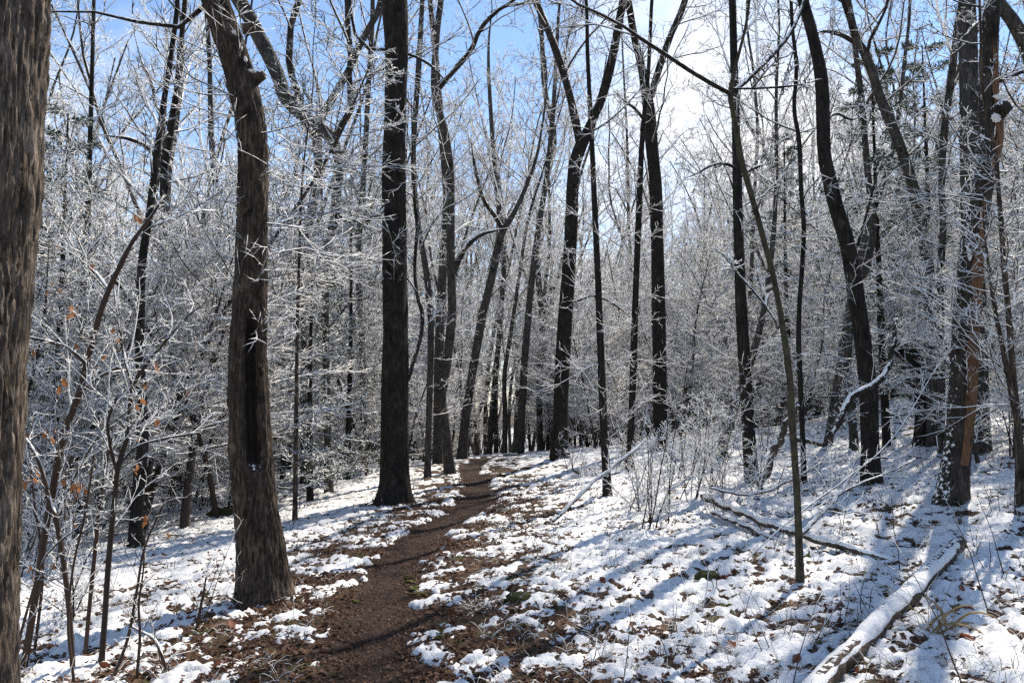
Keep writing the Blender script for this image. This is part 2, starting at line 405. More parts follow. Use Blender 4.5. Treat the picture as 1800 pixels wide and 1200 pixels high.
def trunk_mesh(name, P, Rr, S, mats, seed=0, rid=.0, rfreq=14, flare=0.0, lump=.04, cav=None, arc=None):
    """rings along P (n,3) with radii Rr (n,): fissures (rid), root flare, lumps, optional hollow"""
    n = len(P); T = np.gradient(P, axis=0); T = unit(T)
    s = unit(np.cross(T, np.array([0, 1., 0]))); v = np.cross(s, T)          # s ~ +x seen from camera, v ~ away
    a = np.linspace(0, TAU, S, endpoint=False) if arc is None else np.linspace(arc[0], arc[1], S)
    L = np.concatenate([[0], np.cumsum(np.linalg.norm(np.diff(P, axis=0), axis=1))])
    A, LL = np.meshgrid(a, L); RR = Rr[:, None]*np.ones_like(A)
    if arc is not None: A = A+.30*perlin(LL*5+seed, A*.6, .3)
    ca, sa = np.cos(A), np.sin(A)
    r = RR*(1+lump*fbm(ca*1.3+seed, sa*1.3, LL*1.1, 2)*1.5)
    if flare:
        h = np.maximum(P[:, 2:3]-P[0, 2]-.3, 0)
        f = np.exp(-h/.22)
        r = r*(1+flare*f*(.55+.9*np.maximum(0, perlin(ca*2.1+seed*3, sa*2.1, 0.5+LL*.2))))
    if rid:
        wv = .9*perlin(ca*2.0+seed, sa*2.0, LL*2.6)
        q = np.abs(perlin(ca*rfreq*RR.mean()*2.2+seed+wv, sa*rfreq*RR.mean()*2.2-wv, LL*3.4+seed))
        brk = np.abs(perlin(ca*rfreq*RR.mean()*1.3, sa*rfreq*RR.mean()*1.3+seed, LL*11)); q = np.minimum(q, .10+brk*1.2)
        q2 = np.abs(perlin(ca*rfreq*RR.mean()*5+seed, sa*rfreq*RR.mean()*5, LL*4+seed))
        r = r+rid*(np.minimum(q*2.4, 1)-.5)+rid*.45*(np.minimum(q2*2.4, 1)-.5)
    mi = None
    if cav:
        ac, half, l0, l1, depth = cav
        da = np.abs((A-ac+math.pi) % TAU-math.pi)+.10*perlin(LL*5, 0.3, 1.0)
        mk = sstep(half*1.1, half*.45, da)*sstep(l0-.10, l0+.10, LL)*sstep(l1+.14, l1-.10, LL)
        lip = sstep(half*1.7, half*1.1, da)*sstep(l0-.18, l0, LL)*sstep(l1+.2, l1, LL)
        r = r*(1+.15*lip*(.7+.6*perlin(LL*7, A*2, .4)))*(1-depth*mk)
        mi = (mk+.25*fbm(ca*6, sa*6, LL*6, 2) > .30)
    V = P[:, None]+r[..., None]*(ca[..., None]*s[:, None]+sa[..., None]*v[:, None])
    j = np.arange(S if arc is None else S-1); jn = (j+1) % S
    Q = np.concatenate([np.stack([k*S+j, k*S+jn, (k+1)*S+jn, (k+1)*S+j], 1) for k in range(n-1)])
    idx = None
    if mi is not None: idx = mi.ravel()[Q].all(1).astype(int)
    return mesh(name, V.reshape(-1, 3), Q, mats=mats, mi=idx)
def blob(name, rad, seed, mats, n=14, amp=.25, sq=1.0):
    th = np.linspace(0, math.pi, n); ph = np.linspace(0, TAU, 2*n, endpoint=False)
    Th, Ph = np.meshgrid(th, ph, indexing='ij')
    d = np.stack([np.sin(Th)*np.cos(Ph), np.sin(Th)*np.sin(Ph), np.cos(Th)], -1)
    r = 1+amp*fbm(d[..., 0]*1.7+seed, d[..., 1]*1.7, d[..., 2]*1.7+seed, 3)
    V = d*r[..., None]*np.array(rad)
    S = 2*n; j = np.arange(S); jn = (j+1) % S
    Q = np.concatenate([np.stack([k*S+j, (k+1)*S+j, (k+1)*S+jn, k*S+jn], 1) for k in range(n-1)])
    return mesh(name, V.reshape(-1, 3), Q, mats=mats)

def twigs(acc, rs, P, Rr, n3, n4, l3, l4, r3=.0065, r4=.005, up=.03, flatz=.55, absL=None, a=(.4, .9), t0=.12):
    """two finest orders of twigs on the branches P"""
    P3, R3 = spawn(rs, P, Rr, n3, t0, 1.0, a[0], a[1], l3*1.2, 3, .12, up, flatz, rmin=r3, slender=.007, shape=.55, absL=absL)
    tubes(acc, P3, R3, 3)
    if n4:
        P4, R4 = spawn(rs, P3, R3, n4, .15, 1.0, .4, .85, l4*1.25, 2, .12, up, flatz, rmin=r4, slender=.004, shape=.45, rend=.8)
        tubes(acc, P4, R4, 3)
    return P3, R3

# ------------------------------------------------------------------ the trees one can follow from root to frame edge
HEROES = []
def trace(pts, Y, dY=0.0):
    out = []
    m = len(pts)
    for i, (px, py, w) in enumerate(pts):
        p = at(px, py, Y+dY*i/max(1, m-1)); dep = p[1]*CP+(p[2]-CAM_Z)*SP
        out.append([*p, w/FPX*dep/2])
    return out
def extend(q, top, rs, bend=.5, rend=.14):
    """carry a traced stem on above the frame to the height top"""
    q = [list(x) for x in q]; p = np.array(q[-1][:3]); d = unit(p-np.array(q[-2][:3])); r = q[-1][3]
    n = 6; h = max(top-p[2], 3.5); r0 = r
    for i in range(n):
        d = unit(d+np.array([0, 0, bend])+rs.randn(3)*.13); p = p+d*h/n*1.05; q.append([*p, r0*(1-(1-rend)*(i+1)/n)])
    return q
def hero(name, label, pts, mat, Y=None, top=13, limbs=(), S=18, rid=.0, rfreq=14, flare=.32, n1=12, L1=2.0, cb=.35, epi=0, epiL=.6, epit=(.15, .6),
         n2=7, n3=4, n4=2, seed=1, cav=None, rings=90, dY=0.0, twm='twig', cat='tree', group=None, limbmat='limb', lump=.05, limb_top=None, ext=True, bury=.3, limbdY=0.4, dense=None, crown=True, dead=False):
    rs = RS(seed)
    if Y is None: g = hit(pts[0][0], pts[0][1]); Y = g[1]
    q = trace(pts, Y, dY)
    x0, y0 = q[0][0], q[0][1]; gz = float(base_h(x0, y0))
    base = np.array([x0, y0, gz])
    if q[0][2] > gz+.15: q = [[x0, y0, gz, q[0][3]*1.1]]+q
    q[0][2] = gz
    q = [[x0, y0, gz-bury, q[0][3]*1.02]]+q
    ql = extend(q, top, rs) if ext else q
    root = empty(name, base); tag(root, label, cat, group)
    pr = resample(ql, rings, dense); P, Rr = pr[:, :3]-base, np.maximum(pr[:, 3], .008)
    part('trunk', trunk_mesh('trunk', P, Rr, S, [M[mat], M['rot']], seed, rid, rfreq, flare, lump, cav), root)
    seeds = [(resample(ql, 16), cb)]
    for i, lm in enumerate(limbs):
        lq = trace(lm, Y, limbdY*(1 if i % 2 else -1))
        if ext and lm[-1][1] < 30: lq = extend(lq, limb_top or top*.9, rs, .35)
        lr = resample(lq, 26); lr[:, 3] *= np.where(np.arange(27) > 16, 1-.075*(np.arange(27)-16), 1.0); lr[:, 3] = np.maximum(lr[:, 3], .004)
        part('limb', trunk_mesh('limb', lr[:, :3]-base, lr[:, 3], 10, [M[limbmat]], seed+i, 0, 14, 0, .12), root)
        seeds.append((resample(lq, 16), .12))
    if crown:
        acc = Acc()
        for sd, c in seeds:
            sp, sr = sd[None, :, :3]-base, np.maximum(sd[None, :, 3], .01)
            frac = np.linalg.norm(sd[-1, :3]-sd[0, :3])
            k1 = max(3, int(1.15*n1*min(1.0, .35+frac/12)))
            LL = min(L1*1.25, max(.5, .30*frac))
            P1, R1 = spawn(rs, sp, sr, k1, c, 1.0, .6, 1.25, 0, 8, .13, .035, .8, rmin=.010, slender=.011, shape=.5, absL=LL)
            tubes(acc, P1, R1, 5)
            P2, R2 = spawn(rs, P1, R1, n2, .15, 1.0, .5, 1.1, .48, 5, .18, .03, .7, rmin=.008, slender=.009)
            tubes(acc, P2, R2, 4)
            twigs(acc, rs, P2, R2, n3, n4, .5, .5)
        if epi:
            sd = resample(q, 16); sp, sr = sd[None, :, :3]-base, sd[None, :, 3]
            P1, R1 = spawn(rs, sp, sr, epi, epit[0], epit[1], 1.0, 1.5, 0, 5, .2, .02, .5, rmin=.006, slender=.006, shape=.1, absL=epiL)
            tubes(acc, P1, R1, 4)
            twigs(acc, rs, P1, R1, 6, 4, .45, .5, r3=.005, r4=.004)
        part('crown', acc.build('crown', [M[twm]]), root)
    HEROES.append((pts[0][0], Y, name))
    root['_q'] = 0; del root['_q']
    return root, base, q, Y

# T1 thick ridged trunk close to the camera
hero('ridged_trunk_tree', 'thick tree with deeply ridged grey-brown bark, cut by the picture edge', [(-62, 1420, 170), (-66, 1100, 168), (-62, 900, 166), (-54, 650, 166), (-42, 480, 166), (-28, 330, 178), (-18, 200, 170), (-12, 60, 170), (-10, -30, 168), (-6, -220, 166)],
     'bark_big', Y=3.3, top=15, S=220, rings=250, dense=5.8, rid=.019, rfreq=23, flare=.35, n1=4, L1=3.0, cb=.38, seed=11, lump=.05)
# T2 hollow trunk
t2, b2, q2, Y2 = hero('hollow_trunk_tree', 'leaning brown tree with a long dark hollow in its trunk, beside the trail', [(465, 1052, 82), (458, 960, 77), (450, 880, 73), (442, 800, 72), (438, 700, 68), (437, 600, 62), (440, 500, 56), (443, 400, 51), (445, 300, 50), (444, 240, 50), (436, 190, 50), (418, 120, 50), (396, 55, 47), (378, 0, 45), (362, -50, 43)],
     'bark_brown', top=13, S=140, rings=270, dense=5.2, rid=.015, rfreq=25, flare=.42, n1=5, L1=2.2, cb=.42, epi=30, epiL=1.0, epit=(.40, .92), seed=22, cav=(R(-116), .48, 1.42, 2.62, .70),
     limbs=[[(360, 10, 9), (336, 30, 8), (313, 48, 8), (270, 42, 7), (210, 34, 6), (150, 18, 4), (95, 22, 3)]], limbmat='limb')
# forked tree behind it
hero('forked_arching_tree', 'dark tree forking high into a wide arching stem, seen behind the hollow trunk', [(578, 860, 14), (575, 700, 13), (572, 560, 13), (574, 470, 14), (577, 425, 15), (585, 400, 17), (590, 373, 17), (592, 327, 17), (596, 285, 18), (590, 261, 20), (580, 240, 22), (559, 224, 23), (534, 203, 23), (503, 173, 24), (489, 135, 24), (473, 98, 25), (457, 68, 25), (438, 30, 25), (417, -5, 25), (400, -40, 24)],
     'bark_grey', Y=15.5, top=17, S=22, rings=160, n1=10, L1=2.0, cb=.62, epi=10, epiL=.8, seed=31, limbs=[[(588, 250, 13), (608, 205, 12), (618, 187, 12), (613, 140, 11), (617, 105, 11), (612, 60, 10), (610, 0, 9)], [(592, 380, 7), (640, 388, 8), (662, 375, 8), (680, 352, 7)]])
hero('twin_stem_tree', 'dark twin-stemmed tree with a snow-caught stem, rising between the hollow and the straight trunk', [(534, 850, 13), (535, 620, 12), (536, 520, 13), (540, 465, 16), (540, 420, 16), (547, 372, 16), (560, 300, 16), (556, 245, 15), (566, 205, 14), (585, 173, 13), (601, 145, 13), (617, 117, 12), (629, 86, 12), (650, 47, 11), (668, 8, 11)],
     'bark_grey', Y=17.0, top=18, S=16, rings=120, n1=10, L1=2.0, cb=.55, epi=10, epiL=.8, seed=35, limbs=[[(556, 245, 12), (536, 225, 12), (524, 168, 12), (515, 140, 12), (508, 105, 12), (510, 70, 11), (513, 35, 11), (527, 0, 10)]])
# T3 straight dark trunk
hero('straight_dark_tree', 'tall straight dark trunk with flared root beside the bend of the trail', [(692, 884, 54), (694, 850, 50), (694, 750, 48), (695, 600, 45), (694, 450, 42), (692, 300, 40), (695, 200, 38), (697, 100, 40), (694, 0, 44), (692, -60, 44)],
     'bark_dark', top=17, S=96, rings=170, rid=.009, rfreq=17, flare=.55, n1=10, L1=2.4, cb=.40, epi=16, epiL=1.1, epit=(.35, .95), seed=41,
     limbs=[[(690, 345, 7), (676, 368, 8), (655, 382, 7), (628, 388, 6), (600, 380, 5)], [(708, 92, 6), (735, 102, 5), (760, 118, 5), (790, 150, 4)], [(682, 88, 6), (660, 88, 6), (630, 78, 6), (622, 40, 5), (614, 0, 5)], [(717, 668, 7), (730, 625, 7), (741, 585, 7), (742, 550, 7), (734, 520, 7), (729, 470, 6), (733, 400, 6), (728, 330, 5), (725, 250, 5), (722, 150, 4)]])
# pair at the trail
hero('sinuous_tree', 'slim sinuous grey tree with snowy crook standing at the trail edge', [(791, 831, 20), (787, 790, 17), (782, 740, 16), (777, 700, 15), (783, 660, 15), (790, 600, 16), (795, 540, 16), (793, 470, 15), (792, 400, 15), (792, 330, 15), (790, 290, 15), (782, 233, 14), (768, 180, 13), (763, 140, 12), (768, 60, 11), (775, 0, 10)],
     'bark_grey', top=15, S=18, rings=110, n1=10, L1=1.8, cb=.35, epi=10, epiL=.8, seed=51, limbs=[[(772, 155, 9), (800, 122, 9), (827, 90, 9), (840, 60, 8), (853, 40, 8), (880, 15, 6), (905, 0, 5)], [(795, 480, 12), (815, 440, 11), (840, 415, 9), (870, 405, 6), (900, 400, 4)]])
hero('upright_tree_by_pair', 'upright dark tree standing just behind the slim sinuous one', [(770, 806, 17), (770, 700, 16), (774, 560, 16), (780, 450, 15), (786, 350, 14), (776, 230, 12), (766, 100, 10), (756, 0, 9)], 'bark_grey', Y=20.5, top=17, n1=13, L1=2.2, cb=.3, epi=10, epiL=1.0, seed=53)
hero('leaning_tree', 'dark tree leaning towards the sun beyond the trail bend', [(812, 802, 18), (818, 740, 16), (828, 670, 15), (840, 600, 15), (850, 545, 15), (864, 490, 14), (874, 440, 14), (882, 410, 13), (903, 375, 9), (926, 325, 7), (942, 280, 5.5), (950, 240, 4)],
     'bark_grey', Y=22, top=15, n1=13, L1=2.0, cb=.4, epi=10, epiL=1.0, seed=57, limbs=[[(884, 405, 8), (870, 380, 8), (850, 350, 7), (836, 300, 6), (828, 250, 5)]])
# T7 forked oak
hero('high_forked_tree', 'dark brown tree forking high into two dark stems, standing on the snowy rise', [(983, 806, 32), (985, 740, 28), (987, 680, 27), (991, 600, 26), (998, 500, 25), (1003, 420, 23), (1006, 340, 22), (1010, 290, 21), (1022, 255, 22), (1040, 215, 16), (1055, 180, 16), (1067, 140, 16), (1078, 95, 15), (1088, 40, 14), (1096, -5, 14)],
     'bark_dark', top=17, S=24, rings=140, n1=15, L1=2.2, cb=.4, epi=12, epiL=1.3, seed=61, limbs=[[(1020, 258, 15), (1012, 215, 15), (1002, 170, 14), (988, 120, 14), (974, 80, 13), (958, 40, 12), (940, -5, 12)], [(1010, 530, 5), (1045, 520, 5), (1080, 535, 4), (1110, 560, 3)]])
hero('slim_tree_on_rise', 'slim dark tree beside the high-forked one with snowy horizontal side twigs', [(1068, 872, 16), (1064, 800, 14), (1060, 720, 14), (1057, 640, 13), (1054, 560, 12), (1050, 460, 11), (1046, 380, 10), (1042, 290, 9), (1038, 200, 8), (1033, 100, 7), (1030, 0, 6)],
     'bark_dark', top=8, n1=6, L1=1.0, cb=.3, epi=22, epiL=1.1, epit=(.12, .9), seed=63)
hero('straight_forked_tree', 'dark tree with a narrow high fork behind the slim olive sapling', [(1160, 800, 27), (1160, 680, 25), (1158, 560, 24), (1156, 450, 23), (1154, 380, 22), (1152, 320, 22), (1146, 260, 22), (1140, 190, 22), (1128, 120, 14), (1114, 60, 13), (1104, 0, 12)],
     'bark_dark', Y=19, top=17, S=20, rings=120, n1=15, L1=2.2, cb=.4, epi=12, epiL=1.2, seed=65, limbs=[[(1144, 170, 14), (1160, 115, 13), (1180, 60, 12), (1196, 25, 11), (1206, -5, 11)], [(1146, 232, 6), (1120, 195, 6), (1095, 175, 5), (1080, 160, 4)]])
hero('thin_tree_near_fork', 'thin dark tree just beside the narrow-forked one', [(1106, 835, 13), (1110, 740, 12), (1114, 620, 12), (1118, 500, 11), (1122, 400, 11), (1126, 300, 10), (1130, 230, 9), (1140, 120, 7), (1146, 0, 6)], 'bark_dark', Y=15, top=12, n1=10, L1=1.4, cb=.3, epi=16, epiL=1.0, seed=67)
# T9
hero('upright_dark_tree', 'upright dark smooth tree behind the thin olive sapling', [(1322, 850, 25), (1318, 790, 23), (1314, 720, 22), (1309, 640, 21), (1304, 560, 20), (1299, 450, 18), (1296, 330, 16), (1293, 200, 14), (1290, 100, 13), (1287, -5, 12)],
     'bark_dark', top=13, S=22, rings=110, n1=10, L1=1.6, cb=.3, epi=10, epiL=.9, seed=71, limbs=[[(1300, 300, 6), (1275, 288, 6), (1248, 292, 5), (1225, 305, 4), (1203, 314, 3)], [(1302, 310, 6), (1320, 298, 6), (1340, 290, 5), (1352, 288, 3)]])
# T10
t10, b10, q10, Y10 = hero('olive_sapling', 'slender olive-barked young tree with a three-way fork near the picture top', [(1407, 1026, 13), (1405, 960, 12), (1402, 880, 12), (1397, 800, 11.5), (1391, 720, 12), (1390, 680, 11), (1381, 610, 11), (1370, 540, 10), (1358, 480, 10), (1345, 430, 9.5), (1330, 375, 9.5), (1314, 320, 10), (1303, 280, 10), (1296, 240, 10), (1288, 195, 9), (1284, 165, 10), (1290, 130, 6), (1300, 90, 5.5), (1310, 50, 5), (1317, 0, 5)],
     'bark_olive', top=6.5, S=16, rings=130, n1=5, L1=.9, cb=.62, seed=73, flare=.3, n3=3, n4=2, limbs=[[(1284, 165, 8), (1258, 150, 8), (1230, 137, 7.5), (1190, 108, 7), (1150, 84, 7), (1110, 55, 6), (1075, 35, 5), (1030, 12, 4), (990, -8, 4)], [(1286, 163, 8), (1310, 145, 8), (1335, 120, 7.5), (1365, 90, 7), (1388, 60, 7), (1402, 35, 6), (1414, 0, 6)], [(1288, 156, 4), (1340, 155, 4), (1400, 150, 3.5), (1445, 139, 2.5)], [(1366, 568, 4), (1340, 530, 4), (1310, 495, 4), (1285, 470, 3.5), (1268, 455, 2.5)]], limb_top=5.6, lump=.09)
# T11
hero('curved_dark_tree', 'dark tree bowing in a long curve, standing among fallen branches', [(1530, 852, 36), (1530, 800, 31), (1529, 750, 30), (1527, 690, 30), (1519, 620, 29), (1508, 540, 28), (1497, 470, 28), (1487, 420, 26), (1470, 365, 25), (1457, 310, 24), (1449, 270, 22), (1447, 200, 22), (1445, 150, 22), (1438, 105, 20), (1425, 50, 19), (1410, -5, 18)],
     'bark_dark', top=14, S=28, rings=140, rid=.004, rfreq=40, n1=9, L1=2.0, cb=.42, epi=10, epiL=1.0, seed=81, limbs=[[(1508, 432, 6), (1515, 405, 5), (1525, 370, 5), (1538, 320, 4), (1555, 275, 3)], [(1448, 215, 5), (1470, 200, 5), (1500, 210, 4), (1530, 190, 3)]])
hero('sweeping_stem_tree', 'grey tree sweeping sideways to its top behind the curved dark tree', [(1640, 770, 22), (1640, 640, 21), (1635, 520, 20), (1626, 430, 20), (1612, 360, 19), (1600, 310, 18), (1585, 265, 18), (1565, 215, 17), (1545, 165, 16), (1532, 125, 16), (1518, 90, 15), (1505, 68, 14)],
     'bark_grey', Y=13.5, top=12, S=16, rings=110, n1=10, L1=1.8, cb=.35, epi=16, epiL=1.2, seed=83, limbs=[[(1505, 68, 10), (1496, 45, 8), (1488, 20, 8), (1480, -5, 7)], [(1518, 85, 9), (1480, 62, 8), (1450, 55, 7), (1432, 60, 5)], [(1528, 110, 6), (1526, 80, 6), (1540, 50, 6), (1555, 20, 5), (1562, -5, 5)]])
hero('winding_thin_tree', 'thin winding stem between the olive sapling and the curved dark tree', [(1412, 800, 9), (1408, 700, 9), (1404, 600, 9), (1405, 540, 8), (1410, 470, 8), (1413, 400, 8), (1408, 330, 8), (1405, 250, 8), (1396, 190, 7), (1400, 120, 7), (1393, 50, 6), (1390, -5, 6)], 'bark_dark', Y=11, top=11, n1=10, L1=1.2, cb=.3, epi=16, epiL=.9, seed=85)
# T13 T14
t13, b13, q13, Y13 = hero('split_bark_snag', 'broken dark snag with orange bare wood and snow stuck along its bark', [(1672, 884, 52), (1678, 830, 46), (1686, 760, 43), (1691, 690, 42), (1694, 620, 41), (1698, 550, 40), (1704, 480, 40), (1712, 410, 40), (1722, 340, 40), (1736, 270, 40), (1741, 230, 36), (1738, 180, 30), (1738, 100, 29), (1742, 40, 28), (1745, -10, 28)],
     'bark_snowside', top=8.5, S=36, rings=160, rid=.006, rfreq=30, n1=4, L1=1.2, cb=.6, epi=8, epiL=.6, seed=91, flare=.3, limbs=[[(1722, 40, 8), (1712, 45, 8), (1706, 52, 8), (1700, 60, 7)]])
hero('grey_tree_behind_snag', 'grey upright tree close behind the orange-wooded snag', [(1716, 798, 46), (1717, 740, 40), (1716, 640, 37), (1714, 540, 35), (1710, 440, 33), (1706, 340, 32), (1704, 250, 31), (1703, 150, 30), (1702, 60, 29), (1700, -5, 28)],
     'bark_grey', top=15, S=24, rings=120, rid=.004, rfreq=36, n1=10, L1=2.0, cb=.4, epi=8, epiL=.8, seed=93, limbs=[[(1712, 160, 7), (1740, 150, 7), (1800, 125, 7), (1850, 110, 6)], [(1695, 160, 10), (1690, 110, 9), (1688, 60, 8), (1690, 10, 8)]])
hero('snowy_pole_tree', 'slim tree with snow-streaked bark next to the grey tree', [(1655, 800, 12), (1655, 600, 12), (1652, 500, 12), (1658, 400, 11), (1655, 320, 11), (1660, 230, 12), (1668, 170, 12), (1676, 110, 11), (1682, 50, 10), (1690, 0, 9)], 'bark_grey', Y=12.5, top=11, n1=10, L1=1.4, cb=.3, epi=18, epiL=1.0, seed=95)
hero('edge_brown_tree', 'reddish brown double-stemmed young tree at the picture edge with dense snowy twigs', [(1795, 892, 19), (1793, 820, 15), (1790, 760, 13), (1784, 700, 12), (1778, 620, 10), (1772, 540, 9), (1765, 470, 9), (1760, 400, 8), (1755, 330, 7), (1750, 270, 6)],
     'bark_brown', top=5.2, n1=14, L1=1.0, cb=.25, epi=44, epiL=1.15, epit=(.30, .98), seed=97, limbs=[[(1788, 745, 9), (1776, 680, 9), (1762, 610, 8), (1748, 540, 7), (1738, 470, 6), (1730, 400, 5), (1728, 340, 4)]], limbmat='bark_brown')
# back right arching limb, mid trees
hero('leaning_tree_by_edge', 'dark tree at the picture edge arching away at the top', [(1900, 760, 34), (1880, 560, 32), (1860, 380, 30), (1840, 240, 28), (1815, 110, 26), (1785, 45, 22), (1760, 10, 20)], 'bark_grey', Y=11.5, top=12, n1=10, L1=1.8, cb=.3, epi=20, epiL=1.2, seed=99)
hero('dark_tree_by_clearing', 'short-based dark tree standing on the lower snowfield near the fallen log', [(238, 962, 24), (240, 900, 21), (246, 830, 20), (252, 770, 19), (249, 700, 17), (246, 620, 16), (247, 540, 15), (250, 460, 14), (262, 380, 13), (272, 300, 12), (285, 200, 10), (300, 100, 9), (312, 0, 8)],
     'bark_dark', top=12, n1=11, L1=1.6, cb=.3, epi=22, epiL=1.1, epit=(.2, .9), seed=103)
hero('crooked_tree_in_hollow', 'crooked dark tree in the dip behind the hollow trunk', [(306, 860, 18), (304, 760, 17), (302, 660, 16), (298, 560, 16), (294, 480, 15), (287, 420, 15), (288, 350, 15), (290, 290, 14), (298, 240, 14), (306, 190, 12), (312, 150, 11), (318, 80, 9), (325, 0, 8)],
     'bark_dark', Y=17, top=13, n1=12, L1=2.2, cb=.25, epi=16, epiL=1.3, seed=105, limbs=[[(290, 300, 8), (262, 262, 8), (230, 245, 7), (200, 240, 6), (170, 236, 4)], [(300, 225, 8), (276, 190, 7), (268, 150, 6), (250, 110, 5), (236, 60, 4)]])
hero('slim_tree_by_pine', 'slim dark tree standing in front of the snowy pine', [(140, 900, 11), (140, 760, 11), (138, 640, 11), (144, 540, 10), (152, 440, 10), (155, 360, 9), (158, 260, 8), (162, 120, 7), (165, 0, 6)], 'bark_dark', Y=13, top=11, n1=12, L1=1.6, cb=.25, epi=18, epiL=1.1, seed=107)
hero('dark_tree_behind_ridged', 'dark tree just visible beside the thick ridged trunk', [(75, 900, 13), (74, 700, 13), (73, 560, 13), (70, 440, 12), (66, 300, 10), (64, 150, 9), (60, 0, 8)], 'bark_dark', Y=14, top=12, n1=12, L1=1.8, cb=.25, epi=18, epiL=1.2, seed=108)
hero('sapling_behind_hollow', 'thin pole sapling on the snow beside the hollow trunk', [(518, 916, 9), (519, 860, 8), (520, 780, 8), (521, 680, 7), (523, 560, 6), (526, 450, 5), (530, 340, 4)], 'bark_brown', top=5.5, n1=10, L1=.8, cb=.3, epi=16, epiL=.8, seed=109)
for k, (pp, YY, lab) in enumerate([
    ([(752, 800, 11), (755, 700, 11), (757, 560, 11), (748, 470, 11), (738, 410, 10), (730, 350, 10), (727, 260, 9), (735, 130, 10), (742, 0, 8)], 17, 'dark curving tree next to the tall straight trunk'),
    ([(912, 792, 15), (917, 720, 14), (922, 640, 13), (930, 540, 12), (940, 450, 11), (950, 380, 10), (962, 300, 9), (972, 200, 8), (980, 60, 6)], 25, 'thin dark tree on the skyline between the trail and the high-forked tree'),
    ([(950, 790, 11), (948, 690, 11), (952, 560, 10), (944, 440, 10), (958, 330, 10), (974, 245, 10), (958, 160, 9), (952, 60, 8)], 29, 'thin pale grey tree behind the high-forked tree'),
    ([(1500, 760, 14), (1490, 640, 14), (1500, 540, 13), (1525, 460, 13), (1535, 400, 12), (1525, 300, 11), (1515, 180, 10), (1500, 60, 9), (1492, -5, 8)], 14.5, 'grey crooked tree behind the curved dark tree'),
    ([(1270, 785, 18), (1285, 735, 17), (1300, 690, 15), (1330, 600, 12), (1350, 500, 10), (1362, 380, 8)], 15.5, 'slanting dark tree behind the upright dark one'),
    ([(1455, 790, 14), (1470, 690, 14), (1490, 560, 13), (1508, 470, 12), (1535, 370, 11), (1562, 290, 9), (1580, 200, 7)], 16, 'slanting grey tree crossing behind the curved dark tree'),
    ([(640, 800, 12), (636, 600, 11), (630, 450, 11), (640, 300, 10), (648, 150, 9), (655, 20, 8)], 19, 'slim tree behind the forked arching one'),
    ([(410, 830, 13), (400, 650, 12), (395, 500, 12), (385, 380, 11), (372, 250, 10), (368, 100, 8), (360, 0, 7)], 18, 'slim tree glimpsed just behind the hollow trunk'),
    ([(860, 790, 10), (868, 690, 10), (880, 560, 9), (885, 430, 9), (870, 300, 8), (860, 150, 7)], 31, 'thin tree straight beyond the trail bend')]):
    hero('mid_forest_tree', lab, pp, 'bark_grey', Y=YY, top=13+k % 4, n1=11, L1=1.9, cb=.3, epi=14, epiL=1.1, seed=200+k, rings=80, S=12, group='trees in the middle of the wood')

# parts on the snag and on the hollow trunk
def strip(q, base, l0, l1, arc, mat, off, seed, name, root):
    pr = resample(q, 160); P, Rr = pr[:, :3]-base, pr[:, 3]
    i0, i1 = int(l0*160), int(l1*160); P, Rr = P[i0:i1], Rr[i0:i1]
    k = np.arange(len(P))/max(1, len(P)-1); taper = np.sqrt(np.clip(np.sin(math.pi*k), 0, 1))
    m = trunk_mesh(name, P, Rr*(.93+off*taper), 14, [M[mat]], seed, .004, 40, 0, .10, None, arc)
    return part(name, m, root)
strip(q13, b13, .12, .62, (R(-150), R(-78)), 'wood', .19, 5, 'bare_wood', t13)
strip(q13, b13, .66, .93, (R(-150), R(-85)), 'wood', .18, 6, 'bare_wood', t13)
def on_trunk(px, py, Y, base, rad, seed, name, root, mat='snow', push=.0, amp=.3):
    p = at(px, py, Y)-base; p[1] -= push
    if name == 'snow_patch':
        return part(name, blob(name, (rad[0]*.9, .022, rad[2]*.9), seed*3.1, [M[mat]], 26, .42), root, p)
    acc = Acc(); r2 = RS(int(seed*10)+3); n = 46
    th = np.linspace(0, math.pi, 5); ph = np.linspace(0, TAU, 7, endpoint=False); Th, Ph = np.meshgrid(th, ph, indexing='ij')
    d = np.stack([np.sin(Th)*np.cos(Ph), np.sin(Th)*np.sin(Ph), np.cos(Th)], -1).reshape(-1, 3); j = np.arange(7); jn = (j+1) % 7
    Q = np.concatenate([np.stack([k*7+j, (k+1)*7+j, (k+1)*7+jn, k*7+jn], 1) for k in range(4)])
    for i in range(n):
        u = r2.randn(3)*.5*np.array(rad)*np.array([1, .25, 1]); u[1] += .35*abs(u[0]); acc.add(d*(np.array([1.2, .45, .7])*r2.uniform(.08, .30)*min(rad[0], rad[2])*1.2)*(1+.25*r2.randn(len(d), 1))+u, Q)
    return part(name, acc.build(name, [M[mat]]), root, p)
part('broken_stub', trunk_mesh('broken_stub', np.array([[0, 0, 0], [.01, -.09, .03], [.015, -.17, .05], [.015, -.172, .05]]), np.array([.10, .085, .08, .03]), 14, [M['bark_snowside']], 3, 0, 14, 0, .2), t13, at(1746, 205, Y13)-b13)
for k, (px, py, a, b_) in enumerate([(1746, 178, .075, .03), (1738, 215, .05, .05), (1692, 452, .02, .06)]):
    on_trunk(px, py, Y13, b13, (a, .05, b_), k+.3, 'snow_patch', t13, push=.13)
for k, (px, py, a, b_, pu) in enumerate([(447, 832, .040, .085, .13), (404, 44, .018, .03, .075), (416, 66, .020, .035, .070), (428, 92, .016, .035, .070), (443, 130, .045, .016, .05), (436, 112, .016, .03, .07)]):
    on_trunk(px, py, Y2, b2, (a, .05, b_), k+.7, 'snow_patch', t2, push=pu, amp=.45)
